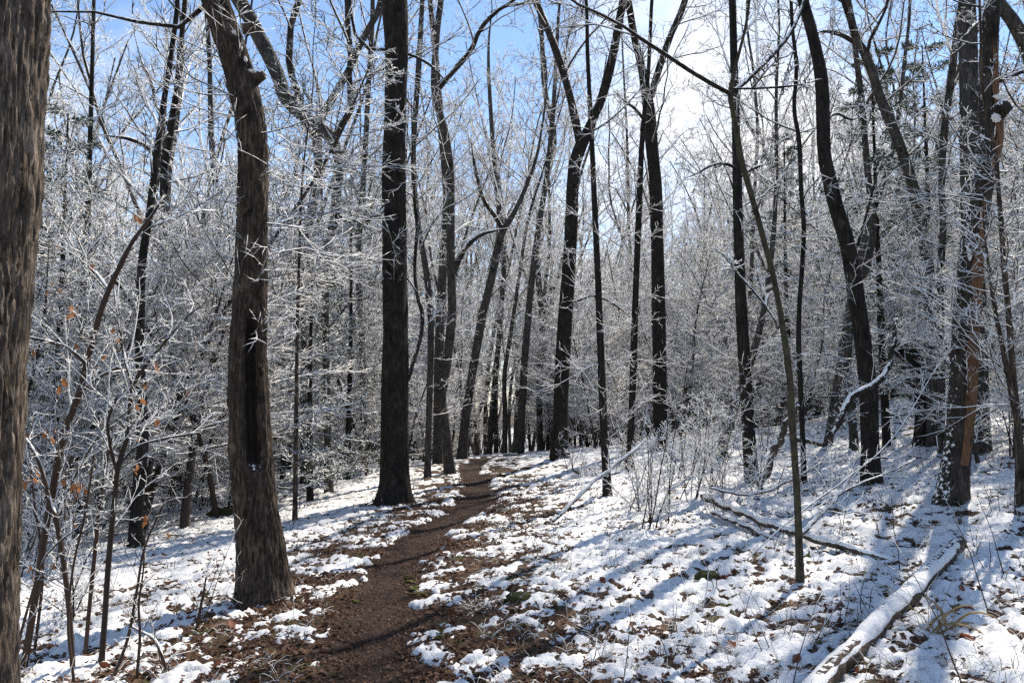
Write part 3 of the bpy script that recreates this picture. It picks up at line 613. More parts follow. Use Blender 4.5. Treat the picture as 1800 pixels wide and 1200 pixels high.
for k, (px, py) in enumerate([(448, 138), (430, 52)]):
    part('knot', trunk_mesh('knot', np.array([[0, 0, 0], [.05, -.02, .01], [.09, -.03, .02], [.092, -.03, .02]]), np.array([.06, .045, .035, .01]), 12, [M['bark_brown']], k, 0, 14, 0, .2), t2, at(px, py, Y2)-b2)

# ------------------------------------------------------------------ trees of the wood behind: a few grown once, then copied
def proto_tree(seed):
    rs = RS(seed); H = rs.uniform(14, 19); r0 = rs.uniform(.07, .12)
    lean = rs.randn(2)*.06; n = 9; pts = []; p = np.zeros(3); d = np.array([lean[0], lean[1], 1.0])
    pts.append([0, 0, -.6, r0*1.1])
    for i in range(n+1):
        pts.append([*p, r0*(1-.78*i/n)]); d = unit(d+rs.randn(3)*np.array([.09, .09, .0])+np.array([0, 0, .05])); p = p+d*H/n
    q = resample(pts, 30)
    tm = trunk_mesh('trunk', q[:, :3], q[:, 3], 10, [M['bark_grey']], seed, 0, 14, .4, .06)
    acc = Acc(); sd = resample(pts, 16); sp, sr = sd[None, :, :3], sd[None, :, 3]
    # one or two big forks
    Pf, Rf = spawn(rs, sp, sr, 3, .38, .70, .35, .6, 0, 9, .10, .07, 1.0, rmin=.05, rmul=.72, slender=.02, shape=.2, absL=6.5)
    tubes(acc, Pf, Rf, 7)
    P1, R1 = spawn(rs, sp, sr, 14, .22, 1.0, .7, 1.3, 0, 6, .15, .06, .9, rmin=.014, slender=.012, shape=.45, absL=3.2)
    P1b, R1b = spawn(rs, Pf, Rf, 7, .2, 1.0, .5, 1.1, .42, 6, .15, .06, .9, rmin=.014, slender=.012)
    P1 = np.concatenate([P1, P1b]); R1 = np.concatenate([R1, R1b]); tubes(acc, P1, R1, 5)
    P2, R2 = spawn(rs, P1, R1, 7, .12, 1.0, .4, .95, .5, 4, .13, .03, .8, rmin=.010, slender=.009); tubes(acc, P2, R2, 3)
    P3, R3 = spawn(rs, P2, R2, 6, .12, 1.0, .4, .9, .58, 3, .13, .02, .7, rmin=.008, slender=.007); tubes(acc, P3, R3, 3)
    P4, R4 = spawn(rs, P3, R3, 4, .2, 1.0, .35, .8, .62, 1, .12, .02, .7, rmin=.0062, slender=.004, rend=.8); tubes(acc, P4, R4, 3)
    return tm, acc.build('crown', [M['twig']])
def proto_under(seed, H=None, spread=1.5, n1=26):
    """understorey sapling with tiers of level snowy sprays"""
    rs = RS(seed); H = H or rs.uniform(3.2, 5.5); r0 = .012+.006*H
    pts = [[0, 0, -.3, r0]]; p = np.zeros(3); d = np.array([rs.randn()*.12, rs.randn()*.12, 1.0])
    for i in range(7):
        pts.append([*p, r0*(1-.8*i/6)]); d = unit(d+rs.randn(3)*np.array([.13, .13, 0])); p = p+d*H/6
    q = resample(pts, 16); tm = trunk_mesh('trunk', q[:, :3], np.maximum(q[:, 3], .006), 6, [M['twig_bare']], seed, 0, 14, .2, .05)
    acc = Acc(); sd = resample(pts, 16); sp, sr = sd[None, :, :3], sd[None, :, 3]
    P1, R1 = spawn(rs, sp, sr, n1, .15 if H > 3 else .06, 1.0, .95, 1.4, 0, 7, .09, .02, .6, rmin=.009, slender=.008, shape=.5, absL=spread); tubes(acc, P1, R1, 4)
    P2, R2 = spawn(rs, P1, R1, 10, .08, 1.0, .5, .95, .48, 3, .11, .015, .22, rmin=.0080, slender=.006, shape=.5); tubes(acc, P2, R2, 3)
    P3, R3 = spawn(rs, P2, R2, 6, .10, 1.0, .45, .9, .58, 2, .12, .01, .22, rmin=.0068, slender=.005, rend=.5); tubes(acc, P3, R3, 3)
    P4, R4 = spawn(rs, P3, R3, 3, .2, 1.0, .4, .8, .6, 1, .12, .01, .3, rmin=.0058, slender=.003, rend=.8)
    tubes(acc, P4, R4, 3)
    return tm, acc.build('crown', [M['twig']])
def proto_shrub(seed, H=1.6, n=7, mat='twig'):
    rs = RS(seed); acc = Acc()
    p0 = rs.randn(n, 3)*np.array([.10, .10, 0]); d0 = rs.randn(n, 3)*np.array([.42, .42, 0])+np.array([0, 0, 1])
    p0[:, 2] = -.1
    P, Rr = grow(rs, p0, d0, H*rs.uniform(.6, 1.15, n), np.full(n, .010), 7, .10, .03); st = Acc(); tubes(st, P, Rr, 5)
    P2, R2 = spawn(rs, P, Rr, 9, .15, 1.0, .6, 1.2, .32, 4, .2, .04, .7, rmin=.005, slender=.006); tubes(acc, P2, R2, 3)
    twigs(acc, rs, P2, R2, 5, 3, .5, .5, r3=.0045, r4=.0038, flatz=.5)
    return st.build('stems', [M['twig_bare']]), acc.build('crown', [M[mat]])
def proto_pine(seed, H=9.0):
    rs = RS(seed); r0 = .10
    pts = np.array([[0, 0, -.5, r0], [0, 0, 0, r0], [.05, .03, H*.5, r0*.6], [0, .06, H, .015]])
    q = resample(pts, 14); tm = trunk_mesh('trunk', q[:, :3], q[:, 3], 8, [M['bark_dark']], seed, 0, 14, .3, .05)
    acc = Acc(); sd = resample(pts, 16); sp, sr = sd[None, :, :3], sd[None, :, 3]
    P1, R1 = spawn(rs, sp, sr, 52, .12, 1.0, 1.25, 1.65, 0, 7, .07, -.015, .3, rmin=.010, slender=.010, shape=.78, absL=2.5); tubes(acc, P1, R1, 4)
    P2, R2 = spawn(rs, P1, R1, 12, .15, 1.0, .7, 1.1, .34, 3, .12, -.02, .3, rmin=.005, slender=.005, shape=.4); tubes(acc, P2, R2, 3)
    wood = acc.build('branches', [M['twig_bare']])
    na = Acc()
    P3, R3 = spawn(rs, P2, R2, 18, .10, 1.0, .4, 1.1, 0, 1, .1, .05, .8, rmin=.007, slender=.01, shape=.1, absL=.13, rend=1.0)
    # flat needle tufts: two crossed narrow blades
    a, b = P3[:, 0], P3[:, 1]; dd = unit(b-a); s = unit(np.cross(dd, rs.randn(*dd.shape)))*.013
    V = np.stack([a, (a+b)/2+s, b, (a+b)/2-s], 1).reshape(-1, 3)
    i = np.arange(len(a))*4; na.add(V, np.stack([i, i+1, i+2, i+3], 1))
    return tm, wood, na.build('needles', [M['needles']], smooth=False)

TREES = [proto_tree(300+i) for i in range(6)]
UNDER = [proto_under(400+i, H, sp, n) for i, (H, sp, n) in enumerate([(3.4, 1.6, 32), (4.8, 1.9, 36), (6.2, 2.2, 42), (2.5, 1.3, 28), (7.6, 2.3, 46)])]
SHRUB = [proto_shrub(500+i, H, n) for i, (H, n) in enumerate([(1.5, 7), (1.1, 6), (2.1, 8)])]
PINES = [proto_pine(600+i, H) for i, H in enumerate((9.0, 7.0))]

LAND = [(-60, 'the thick ridged trunk'), (240, 'the clearing tree'), (440, 'the hollow trunk'), (692, 'the straight dark trunk'), (835, 'the trail'), (985, 'the high-forked tree'),
        (1160, 'the narrow-forked tree'), (1320, 'the upright dark tree'), (1525, 'the curved dark tree'), (1690, 'the orange-wooded snag')]
ORD = ['first', 'second', 'third', 'fourth', 'fifth', 'sixth', 'seventh', 'eighth', 'ninth', 'tenth'] + ['%dth' % i for i in range(11, 90)]
def topx(x, y): return 900+FPX*x/max(.5, y*CP)
def gap(x, y):
    px = topx(x, y)
    for (a, na), (b, nb) in zip(LAND, LAND[1:]):
        if px < b: return 'between %s and %s' % (na, nb)
    return 'beyond the orange-wooded snag'
COUNT = {}
PLACED = []
def place(kind, protos, names, x, y, rot, sc, pi, cat, group, zs=1.0, sink=0.0):
    me = protos[pi]; root = empty(kind, (x, y, float(base_h(x, y))-sink)); root.rotation_euler = (0, 0, rot); root.scale = (sc, sc, sc*zs)
    for nm, m in zip(names, me): part(nm, m, root)
    root['category'] = cat; root['group'] = group
    PLACED.append((kind, gap(x, y), y, root)); return root
rs = RS(77)
def free(x, y, gapm, others):
    return all((x-a)**2+(y-b)**2 > gapm**2 for a, b in others)
HB = [(o.location.x, o.location.y) for o in COL.objects if o.type == 'EMPTY']
used = list(HB)
def scatter(n, y0, y1, half, gapm, pathgap, test=None, power=1.0):
    out = []; tries = 0
    while len(out) < n and tries < 20000:
        tries += 1
        y = y0+(y1-y0)*rs.rand()**power; x = (rs.rand()*2-1)*(half*y+1.5)
        if abs(x-float(pathx(y))) < pathgap: continue
        if test and not test(x, y): continue
        if not free(x, y, gapm, used+out): continue
        out.append((x, y))
    used.extend(out); return out
for k, (x, y) in enumerate(scatter(104, 24, 60, .72, 1.7, 1.6, lambda x, y: y > 29 or abs(x-pathx(y)) > 4.5)+scatter(24, 27, 44, .6, 1.3, 1.4, lambda x, y: 660 < topx(x, y) < 1010)+scatter(14, 25, 42, .72, 1.3, 1.6, lambda x, y: topx(x, y) < 640)):
    place('forest_tree', TREES, ('trunk', 'crown'), x, y, rs.rand()*TAU, rs.uniform(.75, 1.15), k % len(TREES), 'tree', 'bare trees of the wood behind')
for k, (x, y) in enumerate(scatter(170, 13, 42, .70, .9, 1.7, lambda x, y: not (y < 18 and -4.2 < x-pathx(y) < 3.8) and not (y < 20 and 0 < x-pathx(y) < 13) and not (800 < topx(x, y) < 955))+scatter(20, 9.5, 16, .70, .9, 1.7, lambda x, y: x-pathx(y) < -4.0)+scatter(7, 9.5, 14, .75, 1.0, 1.7, lambda x, y: x-pathx(y) > 4.5 and topx(x, y) > 1640)):
    place('snowy_sapling', UNDER, ('trunk', 'crown'), x, y, rs.rand()*TAU, rs.uniform(.75, 1.25), k % len(UNDER), 'sapling', 'snow-laden saplings of the understorey')
for px, py, Y, sc, pi in [(95, 900, 12.2, .74, 0), (20, 860, 16, .9, 0), (548, 830, 14.5, .66, 1), (612, 815, 17.5, .72, 0), (500, 840, 18, .66, 1), (1556, 740, 14.6, .82, 0), (1640, 720, 17, .9, 0), (1390, 750, 22, .9, 0), (320, 800, 19, .8, 1)]:
    p = at(px, 700, Y); r_ = place('snowy_pine', PINES, ('trunk', 'branch', 'needles'), p[0], p[1], rs.rand()*TAU, sc, pi, 'pine tree', 'snow-dusted evergreens in the wood')
for kind, g in {(k, g) for k, g, y, o in PLACED}:
    rows = sorted([(y, o) for k2, g2, y, o in PLACED if k2 == kind and g2 == g], key=lambda r: r[0])
    word = {'forest_tree': 'tall bare tree', 'snowy_sapling': 'snow-laden sapling', 'snowy_pine': 'snow-dusted evergreen'}[kind]
    for i, (y, o) in enumerate(rows):
        o['label'] = ('%s %s, %s in depth' % (word, g, ORD[i])) if len(rows) > 1 else '%s standing %s' % (word, g)

# far wood: reads as one mass
src = bpy.data.collections.new('far_wood_source')
for i in (0, 2, 3, 5):
    for nm, m in zip(('trunk', 'crown'), TREES[i]):
        pass
    V, Q, Tt, off = [], [], [], 0
    o = bpy.data.objects.new('far_trunk', TREES[i][0]); src.objects.link(o)
    o2 = bpy.data.objects.new('far_crown', TREES[i][1]); o2.parent = o; src.objects.link(o2)
srcs = []
for i in (0, 2, 3, 5):
    c = bpy.data.collections.new('far_tree'); srcs.append(c)
    for m in TREES[i]: c.objects.link(bpy.data.objects.new('far_tree_piece', m))
for i in (1, 2, 4):
    c = bpy.data.collections.new('far_sapling'); srcs.append(c)
    for m in UNDER[i]: c.objects.link(bpy.data.objects.new('far_tree_piece', m))
fx, fy, fk = [], [], []
for i in range(400):
    y = rs.uniform(38, 105); fx.append((rs.rand()*2-1)*(.78*y)); fy.append(y); fk.append(rs.choice([0, 1, 2, 3]))
for i in range(800):
    y = 27+53*rs.rand(); xq = (rs.rand()*2-1)*(.78*y)
    if 790 < topx(xq, y) < 960 and y < 66: xq += .16*y*(1 if rs.rand() < .5 else -1)
    fx.append(xq); fy.append(y); fk.append(rs.choice([4, 5, 6]))
fx, fy, fk = map(np.array, (fx, fy, fk))
pm = bpy.data.meshes.new('far_wood'); pm.vertices.add(len(fx))
pm.vertices.foreach_set('co', np.stack([fx, fy, base_h(fx, fy)-.1], 1).astype(np.float32).ravel())
pm.attributes.new('pick', 'INT', 'POINT').data.foreach_set('value', fk.astype(np.int32))
pm.attributes.new('turn', 'FLOAT', 'POINT').data.foreach_set('value', (rs.rand(len(fx))*TAU).astype(np.float32))
pm.attributes.new('grow', 'FLOAT', 'POINT').data.foreach_set('value', rs.uniform(.75, 1.35, len(fx)).astype(np.float32))
fw = part('far_wood', pm); tag(fw, 'distant mass of bare snowy woodland', 'woodland', kind='stuff')
ng = bpy.data.node_groups.new('far_wood', 'GeometryNodeTree')
ng.interface.new_socket('Geometry', in_out='INPUT', socket_type='NodeSocketGeometry'); ng.interface.new_socket('Geometry', in_out='OUTPUT', socket_type='NodeSocketGeometry')
gi = N(ng, 'NodeGroupInput'); go = N(ng, 'NodeGroupOutput'); jn = N(ng, 'GeometryNodeJoinGeometry')
def attr(nm, typ):
    n = N(ng, 'GeometryNodeInputNamedAttribute', data_type=typ); n.inputs['Name'].default_value = nm; return n.outputs['Attribute']
ak, atu, agr = attr('pick', 'INT'), attr('turn', 'FLOAT'), attr('grow', 'FLOAT')
cx = N(ng, 'ShaderNodeCombineXYZ'); ng.links.new(atu, cx.inputs['Z'])
for i, c in enumerate(srcs):
    ci = N(ng, 'GeometryNodeCollectionInfo'); ci.inputs['Collection'].default_value = c
    cp = N(ng, 'FunctionNodeCompare', data_type='INT', operation='EQUAL'); ng.links.new(ak, cp.inputs[2]); cp.inputs[3].default_value = i
    ip = N(ng, 'GeometryNodeInstanceOnPoints'); ng.links.new(gi.outputs[0], ip.inputs['Points']); ng.links.new(cp.outputs[0], ip.inputs['Selection'])
    ng.links.new(ci.outputs[0], ip.inputs['Instance']); ng.links.new(cx.outputs[0], ip.inputs['Rotation']); ng.links.new(agr, ip.inputs['Scale'])
    ng.links.new(ip.outputs[0], jn.inputs[0])
ng.links.new(jn.outputs[0], go.inputs[0])
fw.modifiers.new('far_wood', 'NODES').node_group = ng

# ------------------------------------------------------------------ brush near the camera: saplings and stems that can be followed
def stem(name, label, pts, Y=None, mat='twig_brown', cat='sapling', group=None, n1=8, L=.5, n2=5, n3=4, seed=1, leaves=0, sides=8, t0=.25, flatz=.6, dY=0.0, rmin=.0035, limbs=()):
    rs = RS(seed)
    if Y is None: Y = hit(pts[0][0], min(pts[0][1], 1320))[1]
    q = trace(pts, Y, dY); gz = float(base_h(q[0][0], q[0][1])); base = np.array([q[0][0], q[0][1], gz])
    q[0][2] = min(q[0][2], gz+.02); q = [[q[0][0], q[0][1], gz-.1, q[0][3]]]+q
    root = empty(name, base); tag(root, label, cat, group)
    allq = [q]+[trace(l, Y, .25*(-1)**i) for i, l in enumerate(limbs)]
    acc = Acc(); P3 = None; tips = []
    for i, qq in enumerate(allq):
        r = resample(qq, 30); r[:, 3] = np.maximum(r[:, 3], .003)
        part('trunk' if i == 0 else 'limb', trunk_mesh('stem', r[:, :3]-base, r[:, 3], sides, [M[mat]], seed+i, 0, 14, .1, .08), root)
        sd = resample(qq, 16); sp, sr = sd[None, :, :3]-base, sd[None, :, 3]
        if n1:
            P1, R1 = spawn(rs, sp, sr, n1 if i == 0 else max(3, n1//2), t0 if i == 0 else .1, 1.0, .5, 1.15, 0, 5, .15, .03, flatz, rmin=rmin, slender=.006, shape=.4, absL=L); tubes(acc, P1, R1, 4)
            tips.append(P1.reshape(-1, 3))
            if n2:
                P2, R2 = spawn(rs, P1, R1, n2, .12, 1.0, .5, 1.1, .5, 3, .18, .02, flatz, rmin=rmin*.85, slender=.005); tubes(acc, P2, R2, 3); tips.append(P2.reshape(-1, 3))
                if n3:
                    P3, R3 = spawn(rs, P2, R2, n3, .12, 1.0, .5, 1.1, .5, 2, .18, .02, flatz, rmin=rmin*.75, slender=.004, rend=.8); tubes(acc, P3, R3, 3)
    if n1: part('crown', acc.build('crown', [M['twig' if n3 else 'twig_bare']]), root)
    if leaves:
        tp = np.concatenate(tips)
        for k in range(leaves):
            c = tp[rs.randint(len(tp))]
            for j in range(rs.randint(1, 4)):
                o = part('leaf', LEAF[rs.randint(3)], root, c+rs.randn(3)*.02); s = rs.uniform(.7, 1.2)
                o.scale = (s, s, s); o.rotation_euler = (R(rs.uniform(150, 210)), R(rs.uniform(-30, 30)), rs.rand()*TAU)
    return root
def leaf_mesh(seed, L=.056, mat='leaf'):
    rs = RS(seed); n = 5; V = []; wv = [.0, .62, 1.0, .72, .05]
    for i in range(n):
        t = i/(n-1); w = L*.30*wv[i]; z = -L*.35*t*t+rs.randn()*.004; c = rs.uniform(.15, .45)*w
        for s in (-1, 0, 1): V.append([s*w, L*t, z+(c if s else 0)])
    V = np.array(V); V[:, 2], V[:, 1] = V[:, 1].copy(), -V[:, 2].copy()
    Q = [[i*3+j, i*3+j+1, i*3+j+4, i*3+j+3] for i in range(n-1) for j in range(2)]
    return mesh('leaf', V, Q, mats=[M[mat]])
LEAF = [leaf_mesh(i) for i in range(3)]
stem('leaning_brown_sapling', 'long brown leaning sapling with orange leaves, rising beside the thick ridged trunk', [(38, 1195, 12), (60, 1060, 12), (80, 930, 12), (97, 840, 12), (110, 770, 13), (122, 735, 13), (140, 690, 12), (152, 640, 11), (165, 590, 11), (178, 545, 10), (192, 508, 10), (212, 465, 9), (235, 420, 8), (255, 395, 6), (280, 360, 4)], Y=5.3, n1=14, L=.75, n2=6, n3=4, seed=1, leaves=15, t0=.35,
     limbs=[[(140, 690, 7), (170, 665, 6), (215, 640, 5), (270, 605, 4), (330, 560, 3)], [(152, 640, 6), (120, 612, 6), (85, 600, 5), (50, 592, 4)], [(190, 508, 6), (170, 480, 5), (150, 455, 4), (175, 420, 3)]])
stem('forked_dark_sapling', 'dark forked sapling with snowy boughs in the near brush', [(178, 1168, 11), (184, 1090, 10), (190, 1000, 10), (196, 930, 10), (203, 860, 9), (210, 810, 9), (226, 760, 8), (229, 700, 8), (234, 675, 8), (258, 640, 6), (290, 600, 6), (330, 555, 4), (350, 540, 3)], n1=14, L=.6, n2=6, n3=4, seed=2, leaves=7, t0=.35, mat='twig_bare',
     limbs=[[(232, 672, 6), (222, 640, 5), (212, 590, 5), (205, 540, 4), (200, 500, 3)], [(206, 830, 6), (195, 790, 5), (190, 740, 5), (205, 700, 4)], [(210, 815, 5), (240, 785, 4), (290, 770, 4), (350, 760, 3)]])
stem('crooked_brush_sapling', 'crooked brown sapling with clustered orange leaves low in the brush', [(128, 1180, 9), (122, 1080, 9), (112, 990, 9), (100, 920, 9), (85, 870, 8), (72, 820, 7), (58, 790, 6), (45, 770, 5)], n1=14, L=.7, n2=6, n3=4, seed=3, leaves=13, t0=.3, limbs=[[(100, 920, 6), (112, 880, 6), (135, 830, 5), (170, 770, 4), (225, 720, 3)]])
stem('slim_brush_stem', 'slim straight brush stem beside the forked dark sapling', [(150, 1150, 7), (158, 1060, 7), (168, 960, 7), (176, 880, 6), (186, 820, 5), (196, 770, 4)], n1=9, L=.5, n2=5, n3=3, seed=4, leaves=3, t0=.3)
for k, (pp, lab) in enumerate([
    ([(60, 1150, 5), (75, 1000, 5), (60, 880, 4), (48, 760, 3)], 'thin stem hugging the thick ridged trunk'),
    ([(200, 1190, 6), (225, 1120, 5), (240, 1040, 5), (255, 960, 4), (290, 880, 3)], 'slanting thin stem at the lower edge of the brush'),
    ([(130, 1200, 5), (120, 1100, 5), (128, 1000, 4), (150, 900, 4), (165, 800, 3)], 'thin purple-brown stem in the brush clump'),
    ([(292, 1180, 6), (280, 1140, 6), (268, 1120, 5), (240, 1105, 4), (228, 1095, 3)], 'short crooked dead twig sticking out of the snow'),
    ([(345, 1110, 6), (352, 1070, 5), (358, 1040, 4), (362, 1015, 3)], 'small dark twiggy plant in front of the hollow trunk'),
    ([(240, 1195, 5), (246, 1120, 5), (244, 1060, 4), (252, 1000, 3), (255, 930, 2.5)], 'thin seedling between the brush and the hollow trunk'),
    ([(20, 1195, 5), (35, 1120, 5), (70, 1000, 4), (95, 960, 4), (140, 925, 3)], 'pale arching stem leaning away from the thick ridged trunk')]):
    stem('thin_sapling', lab, pp, n1=7, L=.35, n2=4, n3=0, seed=30+k, leaves=1 if k < 3 else 0, t0=.3, cat='stem', group='thin stems in the near brush', flatz=1.0)
# brush and fallen branches on the slope
def pole(name, label, pts, mat='deadlimb', Y=None, cap=True, n1=0, L=.4, seed=5, sides=12, cat='fallen branch', group=None, lift=0.0, onground=False):
    rs = RS(seed); q = []
    for i, (px, py, w) in enumerate(pts):
        if Y is None and cat == 'log' and lift == .10: h0, h1 = hit(*pts[0][:2]), hit(*pts[-1][:2]); f_ = i/(len(pts)-1); p = h0*(1-f_)+h1*f_+np.array([0, 0, .045])
        elif Y is None: p = hit(px, py); p = np.array([p[0], p[1], float(base_h(p[0], p[1]))+lift*(1-i/(len(pts)-1))])
        else: p = at(px, py, Y[0]+(Y[1]-Y[0])*i/(len(pts)-1))
        q.append([*p, w/FPX*(p[1])/2])
    base = np.array(q[0][:3]); root = empty(name, base); tag(root, label, cat, group)
    r = resample(q, 44); kk = np.arange(45)*.23+seed*3.1; r[:, :3] += np.stack([perlin(kk, .3, .1), perlin(kk, 5.3, .1), perlin(kk, 9.3, .1)*.7], 1)*(r[:, 3]*(.25 if cat == 'log' else 1.1))[:, None]; P = r[:, :3]-base
    m = trunk_mesh('wood', np.concatenate([P[:1], P, P[-1:]]), np.concatenate([[.002], r[:, 3], [.002]]), sides, [M[mat]], seed, 0, 14, 0, .16)
    part('wood', m, root)
    if cap:
        # snow lying along the top
        T = unit(np.gradient(P, axis=0)); s = unit(np.cross(T, np.array([0, 0, 1.]))); rr = r[:, 3]
        k = np.arange(len(P)); amp = .35 if cat == 'log' else 1.0; wob = np.clip(.95+amp*(.55*perlin(k*.31+seed, .2, .7)+.45*perlin(k*.9+seed, 1.2, .7)), .25, 1.4); end = np.sqrt(np.clip(np.minimum(k, k[::-1])/2.0, .05, 1))
        a = np.linspace(R(-22), R(202), 13); ring = []
        for ang in a:
            h = np.sin(ang); ring.append(P+s*(np.cos(ang)*rr*(1.02 if cat == 'log' else .98)*wob*end)[:, None]+np.array([0, 0, 1.])*(h*rr*(.55 if cat == 'log' else .75)*wob*end+.42*rr+.006*end*np.maximum(h, 0))[:, None])
        V = np.stack(ring, 1); S = len(a); j = np.arange(S-1)
        Q = np.concatenate([np.stack([i*S+j, i*S+j+1, (i+1)*S+j+1, (i+1)*S+j], 1) for i in range(len(P)-1)])[:, ::-1]
        part('snow_cap', mesh('snow_cap', V.reshape(-1, 3), Q, mats=[M['snow']]), root)
    if n1:
        acc = Acc(); sd = resample(q, 16); P1, R1 = spawn(rs, sd[None, :, :3]-base, sd[None, :, 3], n1, .1, 1.0, .5, 1.1, 0, 5, .15, .04, .8, rmin=.005, slender=.008, shape=.2, absL=L); tubes(acc, P1, R1, 4)
        twigs(acc, rs, P1, R1, 5, 3, .5, .5, r3=.004, r4=.0035); part('twigs', acc.build('twigs', [M['twig']]), root)
    return root
pole('fallen_log', 'thick snow-covered log lying on the slope in the near corner', [(1370, 1290, 38), (1526, 1118, 33), (1686, 966, 26)], 'log', seed=6, cat='log', lift=.10, sides=20)
pole('fallen_pole', 'long snow-topped fallen pole crossing behind the olive sapling', [(1236, 900, 15), (1280, 918, 15), (1330, 936, 14), (1390, 954, 13), (1450, 968, 13), (1520, 981, 12), (1590, 990, 11)], seed=7, lift=.20, n1=4, L=.35)
pole('fallen_pole', 'thinner fallen pole lying just below the long snow-topped one', [(1250, 915, 8), (1300, 932, 8), (1350, 950, 8), (1400, 962, 7)], seed=8, lift=.10)
pole('leaning_pole', 'dead pole leaning up from the snow towards the slim tree', [(972, 917, 5), (1010, 880, 6), (1040, 848, 6), (1080, 818, 5), (1110, 795, 6), (1140, 770, 4)], seed=9, Y=(8.9, 9.8), n1=6)
pole('fallen_branch', 'bent dead branch lying across the slope near the leaning pole', [(985, 935, 6), (1040, 905, 6), (1080, 890, 7), (1120, 868, 7), (1150, 850, 5)], seed=10, n1=4)
pole('broken_bough', 'broken bough bent down like an elbow against the curved dark tree', [(1462, 768, 6), (1474, 748, 9), (1483, 720, 11), (1500, 698, 12), (1525, 680, 12), (1552, 662, 11), (1565, 640, 9), (1570, 600, 8), (1576, 560, 6)], 'limb', seed=11, Y=(9.4, 9.6), n1=5, cap=False)
pole('leaning_branch', 'dead branch propped against the upright dark tree', [(1338, 852, 12), (1352, 815, 12), (1372, 770, 11), (1392, 730, 9), (1402, 712, 6)], seed=12, Y=(10.2, 9.8), cap=False)
pole('brush_pole', 'long thin snow-lined pole slanting across the curved dark tree', [(1300, 995, 2), (1400, 905, 2.6), (1480, 848, 2.8), (1540, 800, 2.6), (1580, 755, 2.2), (1620, 690, 1.8), (1660, 620, 1.4)], seed=13, Y=(6.6, 8.0), n1=6, cap=False)
pole('brush_pole', 'second thin pole slanting across the brush under the broken bough', [(1440, 890, 4), (1500, 855, 4), (1560, 830, 3.5), (1600, 812, 3)], seed=14, Y=(7.6, 8.2), n1=5, cap=False)
pole('fallen_branch', 'snowy branch lying in the brush in front of the upright dark tree', [(1250, 858, 5), (1300, 868, 5), (1350, 862, 5), (1400, 838, 4), (1450, 810, 3)], seed=15, Y=(8.4, 8.0), n1=10, L=.6)
pole('fallen_branch', 'forked twig pile beside the long fallen pole', [(1410, 935, 7), (1440, 905, 7), (1475, 868, 6), (1500, 830, 4)], seed=16, Y=(7.0, 7.4), n1=8, L=.5)
pole('distant_log', 'dark snow-topped log lying at the far edge of the lower snowfield', [(286, 886, 9), (320, 882, 11), (350, 881, 11), (382, 880, 8)], 'log', seed=17, cat='log', lift=.08)
pole('far_log', 'snowy trunk lying flat beyond the curved dark tree', [(1395, 770, 10), (1425, 775, 10), (1450, 782, 8)], 'log', seed=18, Y=(11.5, 11.2), cat='log')
pole('root', 'root running away from the straight dark trunk', [(668, 868, 10), (655, 884, 8), (640, 894, 6), (622, 900, 4)], 'bark_dark', seed=19, cat='tree root', cap=False)
# broken stump with a snowy bent head
st, sb_, sq, sY = hero('bent_stump', 'broken stump with a snow-capped bent head beyond the curved dark tree', [(1620, 784, 27), (1620, 740, 25), (1620, 700, 24), (1617, 660, 24), (1605, 628, 24), (1588, 614, 25), (1572, 616, 22), (1566, 624, 10)], 'bark_dark', ext=False, crown=False, S=18, rings=70, flare=.35, seed=120, cat='stump', lump=.14)
for k, (px, py, a) in enumerate([(1590, 603, .11), (1612, 632, .09), (1574, 606, .06), (1625, 690, .05)]):
    on_trunk(px, py, sY, sb_, (a, .09, .045), k+.1, 'snow_cap', st, push=.06)

# ------------------------------------------------------------------ seedlings, shrubs, weeds
def proto_weed(seed):
    rs = RS(seed); acc = Acc(); H = rs.uniform(.25, .8); n = rs.randint(1, 3)
    p0 = rs.randn(n, 3)*np.array([.02, .02, 0]); p0[:, 2] = -.05
    P, Rr = grow(rs, p0, rs.randn(n, 3)*np.array([.22, .22, 0])+np.array([0, 0, 1]), H*rs.uniform(.7, 1.1, n), np.full(n, .0038), 6, .14, .02); tubes(acc, P, Rr, 4)
    if seed % 2:
        P2, R2 = spawn(rs, P, Rr, 4, .3, 1.0, .5, 1.0, .35, 3, .2, .05, 1.0, rmin=.0022, slender=.004); tubes(acc, P2, R2, 3)
    return acc.build('seedling', [M['twig_brown' if seed % 3 else 'twig_bare']])
WEED = [proto_weed(700+i) for i in range(9)]
rs = RS(91)
SIDE = lambda x, y: 'uphill of the trail' if x > pathx(y) else 'downhill of the trail'
for k in range(150):
    while True:
        y = 3.4+11*rs.rand()**1.3; x = (rs.rand()*2-1)*(.66*y)
        d = x-float(pathx(y))
        if abs(d) < .75: continue
        if d < 0 and rs.rand() < .35: continue
        break
    o = part('seedling', WEED[k % 9], None, (x, y, float(base_h(x, y)))); o.rotation_euler = (rs.randn()*.08, rs.randn()*.08, rs.rand()*TAU); s = rs.uniform(.6, 1.25); o.scale = (s, s, s)
    tag(o, 'thin bare seedling stem poking through the snow %s' % SIDE(x, y), 'seedling', 'seedlings poking through the snow')
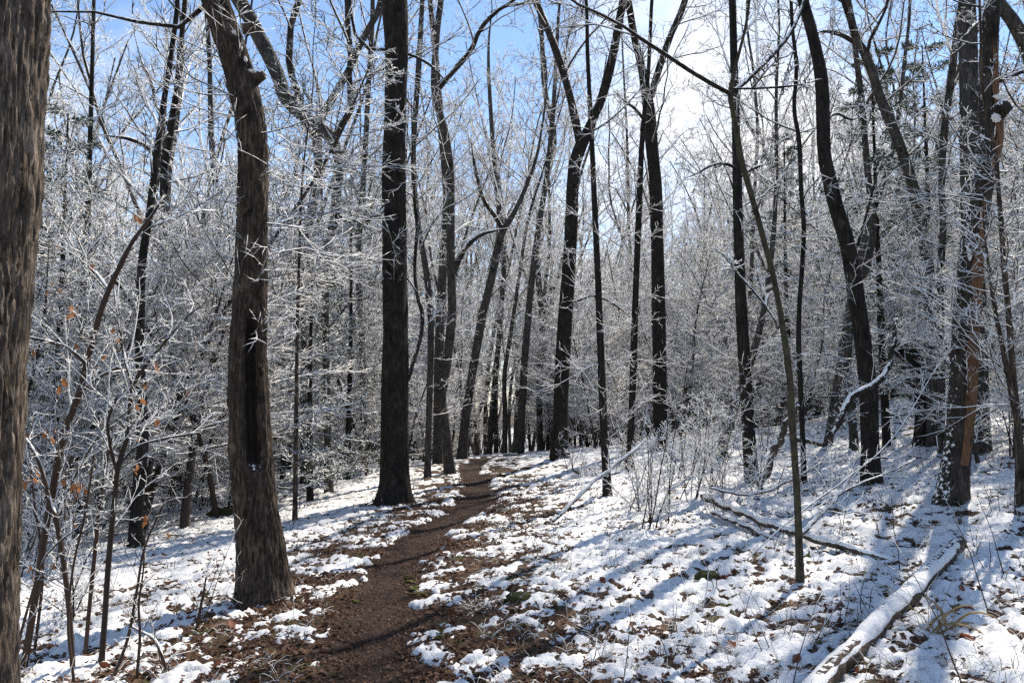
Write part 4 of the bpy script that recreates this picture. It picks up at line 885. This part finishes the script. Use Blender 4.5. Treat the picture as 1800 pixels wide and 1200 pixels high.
for k, (px, py, pi, sc) in enumerate([(1150, 930, 0, .9), (1110, 900, 1, 1.0), (1215, 880, 2, .75), (1260, 850, 0, 1.0), (1190, 840, 1, 1.2), (1280, 905, 1, .8), (1345, 870, 1, .9), (1230, 820, 2, .8), (1010, 830, 1, .8), (1100, 820, 0, .9),
                                       (60, 1010, 0, .9), (130, 960, 2, .8), (90, 930, 1, 1.3), (190, 930, 0, 1.0), (300, 900, 1, .9), (360, 890, 0, .8), (30, 930, 2, 1.0), (110, 1090, 1, .8), (560, 850, 1, .8), (620, 840, 0, .8), (725, 860, 1, .4), (1790, 800, 0, 1.2), (1350, 800, 2, .7)]):
    p = hit(px, py)
    o = place('snowy_shrub', SHRUB, ('stems', 'crown'), p[0], p[1], rs.rand()*TAU, sc, pi, 'shrub', 'low snowy shrubs of the slope')
rows = sorted([r for r in PLACED if r[0] == 'snowy_shrub'], key=lambda r: (r[1], r[2])); cnt = {}
for k_, g, y, o in rows:
    cnt[g] = cnt.get(g, 0)+1; o['label'] = 'low snowy shrub %s, %s in depth' % (g, ORD[cnt[g]-1])

# grass tufts and straw
def tuft(seed, n, L, mat, spread=.06):
    rs = RS(seed); p = rs.randn(n, 3)*np.array([spread*.4, spread*.4, 0]); p[:, 2] = -.02
    d = rs.randn(n, 3)*np.array([.6, .6, 0])+np.array([0, 0, 1]); P = np.empty((n, 5, 3)); P[:, 0] = p; d = unit(d); LL = L*rs.uniform(.5, 1.1, n)
    for k in range(4):
        d = d.copy(); d[:, 2] -= .34; d = unit(d+rs.randn(n, 3)*.06); P[:, k+1] = P[:, k]+d*(LL/4)[:, None]
    acc = Acc(); tubes(acc, P, np.full((n, 5), .0022)*np.linspace(1, .5, 5), 3); return acc.build('blades', [M[mat]])
m_, t_, b_ = None, None, None
M['frost_grass'] = twigmat('frost_grass', (.20, .16, .095), .30, 1.2)
TUFT = [tuft(i, 46, .20, 'frost_grass', .10) for i in range(4)]
for k in range(90):
    while True:
        y = 3.2+8*rs.rand()**1.3; x = (rs.rand()*2-1)*(.66*y); d = x-float(pathx(y))
        if abs(d) > .6 and (d > 0 or rs.rand() < .5): break
    o = part('grass_tuft', TUFT[k % 4], None, (x, y, float(top_h(x, y))-.02)); o.rotation_euler = (0, 0, rs.rand()*TAU); s = rs.uniform(.5, 1.2); o.scale = (s, s, s*.9)
    tag(o, 'frosted drooping grass tuft in the snow %s' % SIDE(x, y), 'grass tuft', 'frosted grass tufts in the snow')
rg = RS(303); nc = 900; cy_ = 3.0+9*rg.rand(nc)**1.3; cx_ = rg.uniform(-.66, .66, nc)*cy_; okc = np.abs(cx_-pathx(cy_)) > .5; cx_, cy_ = cx_[okc], cy_[okc]
kb = 9; bx_ = np.repeat(cx_, kb)+rg.randn(len(cx_)*kb)*.05; by_ = np.repeat(cy_, kb)+rg.randn(len(cx_)*kb)*.05; nb = len(bx_)
Pg = np.empty((nb, 4, 3)); Pg[:, 0] = np.stack([bx_, by_, base_h(bx_, by_)], 1); dg = unit(rg.randn(nb, 3)*np.array([.7, .7, 0])+np.array([0, 0, 1])); Lg = rg.uniform(.05, .17, nb)
for k in range(3):
    dg = dg.copy(); dg[:, 2] -= .38; dg = unit(dg+rg.randn(nb, 3)*.08); Pg[:, k+1] = Pg[:, k]+dg*(Lg/3)[:, None]
ga = Acc(); tubes(ga, Pg, np.full((nb, 4), .0019), 3); tag(part('dead_grass', ga.build('dead_grass', [M['frost_grass']])), 'thin dead grass blades poking through the snow', 'grass', kind='stuff')
p = hit(1640, 1115)
rt = empty('straw_clump', (p[0], p[1], float(base_h(p[0], p[1])))); tag(rt, 'golden dry straw clump standing beside the snow-covered log', 'dry grass')
part('blades', tuft(88, 34, .42, 'straw', .10), rt); part('broken_blades', tuft(89, 10, .30, 'straw', .16), rt)
rs2 = RS(5)
for i in range(6):
    P_ = np.zeros((1, 7, 3)); d_ = unit(np.array([[rs2.randn()*.5+.1, rs2.randn()*.3, 1.0]])); P_[0, 0] = [rs2.randn()*.04, rs2.randn()*.03, -.02]; L_ = rs2.uniform(.2, .42)
    for k in range(6):
        d_ = unit(d_+rs2.randn(1, 3)*.14+np.array([[.05, 0, -.16-.05*k]])); P_[0, k+1] = P_[0, k]+d_[0]*L_/6
    ac = Acc(); tubes(ac, P_, np.array([[.004, .007, .009, .009, .007, .005, .001]]), 3); part('leaf_blade', ac.build('leaf_blade', [M['straw']]), rt)

# ------------------------------------------------------------------ fallen leaves
LEAFR = [leaf_mesh(20+i, .085, 'leaf_red') for i in range(4)]
known = [(455, 1068, 'big red-brown leaf standing in the snow at the foot of the hollow trunk', 1.1), (290, 1026, 'bright red leaf on the snow in the lower clearing', 1.0), (250, 1049, 'small red leaf on the snow near the forked sapling', .9), (1065, 1030, 'orange-brown leaf standing in the snow by a seedling', 1.0), (1510, 1183, 'large red-brown leaf under the end of the snow-covered log', 1.3), (1506, 1150, 'tan leaf leaning on the snow-covered log', 1.4),
         (1718, 1130, 'red-brown leaf beside the golden straw clump', 1.1), (1395, 1170, 'dark red leaf standing on edge in the snow', .9), (1292, 1146, 'pair-like orange leaf lying on the snow', 1.1), (1272, 1146, 'orange leaf next to the pair-like one', 1.0), (1485, 1101, 'red leaf lying against the snow-covered log', .9), (1508, 1058, 'flat red leaf above the snow-covered log', .9), (1155, 968, 'brown leaf near the brush of the slope', 1.1), (1190, 882, 'red leaf in the brush under the slim tree', .9),
         (1240, 1072, 'small brown leaf on the snow', .8), (1622, 1042, 'orange leaf at the upper side of the snow-covered log', 1.0), (195, 1175, 'tall brown leaf at the lower edge of the brush', .9), (1580, 1195, 'red leaf at the lower picture edge', 1.1), (410, 1105, 'brown leaf in patchy snow below the hollow trunk', 1.1), (372, 1180, 'red-brown leaf low in the patchy snow', 1.2)]
rs = RS(19)
for k, (px, py, lab, s) in enumerate(known):
    p = hit(px, min(py, 1198)); o = part('fallen_leaf', LEAFR[k % 4], None, (p[0], p[1], float(top_h(p[0], p[1]))-.005)); o.scale = (s, s, s)
    o.rotation_euler = (rs.uniform(-1.3, -.2), rs.randn()*.4, rs.randn()*.7); tag(o, lab, 'leaf', 'single fallen leaves')
for k in range(110):
    while True:
        y = 3.3+9*rs.rand()**1.4; x = (rs.rand()*2-1)*(.66*y); d = x-float(pathx(y))
        if abs(d) > .7: break
    o = part('fallen_leaf', LEAFR[k % 4], None, (x, y, float(top_h(x, y))-.004)); s = rs.uniform(.4, .9); o.scale = (s, s, s)
    o.rotation_euler = (rs.uniform(-1.6, -.6), rs.randn()*.5, rs.rand()*TAU); tag(o, 'small brown leaf lying on the snow %s' % SIDE(x, y), 'leaf', 'scattered leaves on the snow')
# leaf litter along the verge: too many to count
nL = 11000; yy = 2.6+14*rs.rand(nL)**1.6; dd_ = rs.randn(nL)*.85; dd_ = np.where(np.abs(dd_) < .25, dd_*3, dd_); xx = pathx(yy)+dd_-.25*sstep(9, 5, yy)
yp = 2.6+16*rs.rand(9000)**1.5; xx, yy = np.concatenate([xx, pathx(yp)+rs.randn(9000)*.22]), np.concatenate([yy, yp])
xe, ye = rs.uniform(-.66, .66, 30000), 3.0+11*rs.rand(30000)**1.3; xx, yy = np.concatenate([xx, xe*ye]), np.concatenate([yy, ye])
keep = (snow_t(xx, yy) < .012) & (np.abs(xx-pathx(yy)) > .16*rs.rand(len(xx))**2); xx, yy = xx[keep], yy[keep]; nL = len(xx)
zz = ground_h(xx, yy); base_leaf = np.array([[-.5, 0, .10], [0, -.5, 0], [.5, 0, .12], [0, .55, .05], [0, 0, -.06]])*.030
th = rs.rand(nL)*TAU; sc_ = rs.uniform(.5, 1.5, nL)*(.52+.48*sstep(.1, .45, np.abs(xx-pathx(yy)))); V = np.repeat(base_leaf[None], nL, 0)*sc_[:, None, None]
tilt = rs.randn(nL, 2)*.45; V[..., 2] += V[..., 0]*tilt[:, :1]+V[..., 1]*tilt[:, 1:]
c, s = np.cos(th)[:, None], np.sin(th)[:, None]; vx = V[..., 0]*c-V[..., 1]*s; vy = V[..., 0]*s+V[..., 1]*c
V = np.stack([vx+xx[:, None], vy+yy[:, None], V[..., 2]+zz[:, None]+.012], -1); i5 = (np.arange(nL)*5)[:, None, None]
T4 = np.array([[0, 1, 4], [1, 2, 4], [2, 3, 4], [3, 0, 4]])[None]+i5
lo = part('leaf_litter', mesh('leaf_litter', V.reshape(-1, 3), tris=T4.reshape(-1, 3), mats=[M['litter']], smooth=False)); tag(lo, 'dead brown leaf litter on the bare trail verges', 'leaf litter', kind='stuff')

# ------------------------------------------------------------------ rocks and moss
for k, (px, py, rad, lab, mat) in enumerate([(912, 1058, (.10, .08, .055), 'dark mossy rock beside the trail in the patchy snow', 'moss'), (392, 906, (.26, .18, .09), 'green mossy rock on the lower snowfield', 'moss'), (412, 897, (.2, .12, .06), 'small mossy hump behind the hollow trunk', 'moss'), (1243, 1018, (.09, .07, .05), 'little mossy clump in the snow of the slope', 'moss')]):
    p = hit(px, py); o = part('mossy_rock', blob('mossy_rock', rad, k+2.2, [M[mat]], 12, .35), None, (p[0], p[1], float(base_h(p[0], p[1]))+rad[2]*.35)); tag(o, lab, 'rock', 'mossy rocks')
M['moss_bright'] = plain('moss_bright', (.035, .035, .010), (.12, .11, .025), 60, .95)
for k, (px, py, r_) in enumerate([(724, 1014, .13), (737, 1028, .15), (745, 1040, .11), (730, 1036, .09), (722, 1006, .10), (770, 1112, .11), (776, 1118, .08), (800, 1128, .08), (868, 912, .12), (880, 908, .09), (620, 1050, .09), (920, 1102, .06)]):
    p = hit(px, py); o = part('moss_cushion', blob('moss_cushion', (r_*.5, r_*.4, .012), k+1.5, [M['moss_bright']], 14, .9), None, (p[0], p[1], float(ground_h(p[0], p[1]))+.004)); tag(o, 'yellow-green moss cushion on the trail verge', 'moss', 'moss cushions along the trail')

# ------------------------------------------------------------------ tell the small repeats apart
for kind, word in (('seedling', 'thin bare seedling'), ('grass_tuft', 'frosted grass tuft'), ('fallen_leaf', 'small brown leaf'), ('moss_cushion', 'yellow-green moss cushion')):
    rows = sorted([o for o in COL.objects if o.parent is None and o.name.split('.')[0] == kind and o.get('group') != 'single fallen leaves'], key=lambda o: o.location.y); cnt = {}
    for o in rows:
        g = gap(o.location.x, o.location.y); cnt[g] = cnt.get(g, 0)+1; o['label'] = '%s %s, %s in depth' % (word, g, ORD[cnt[g]-1])
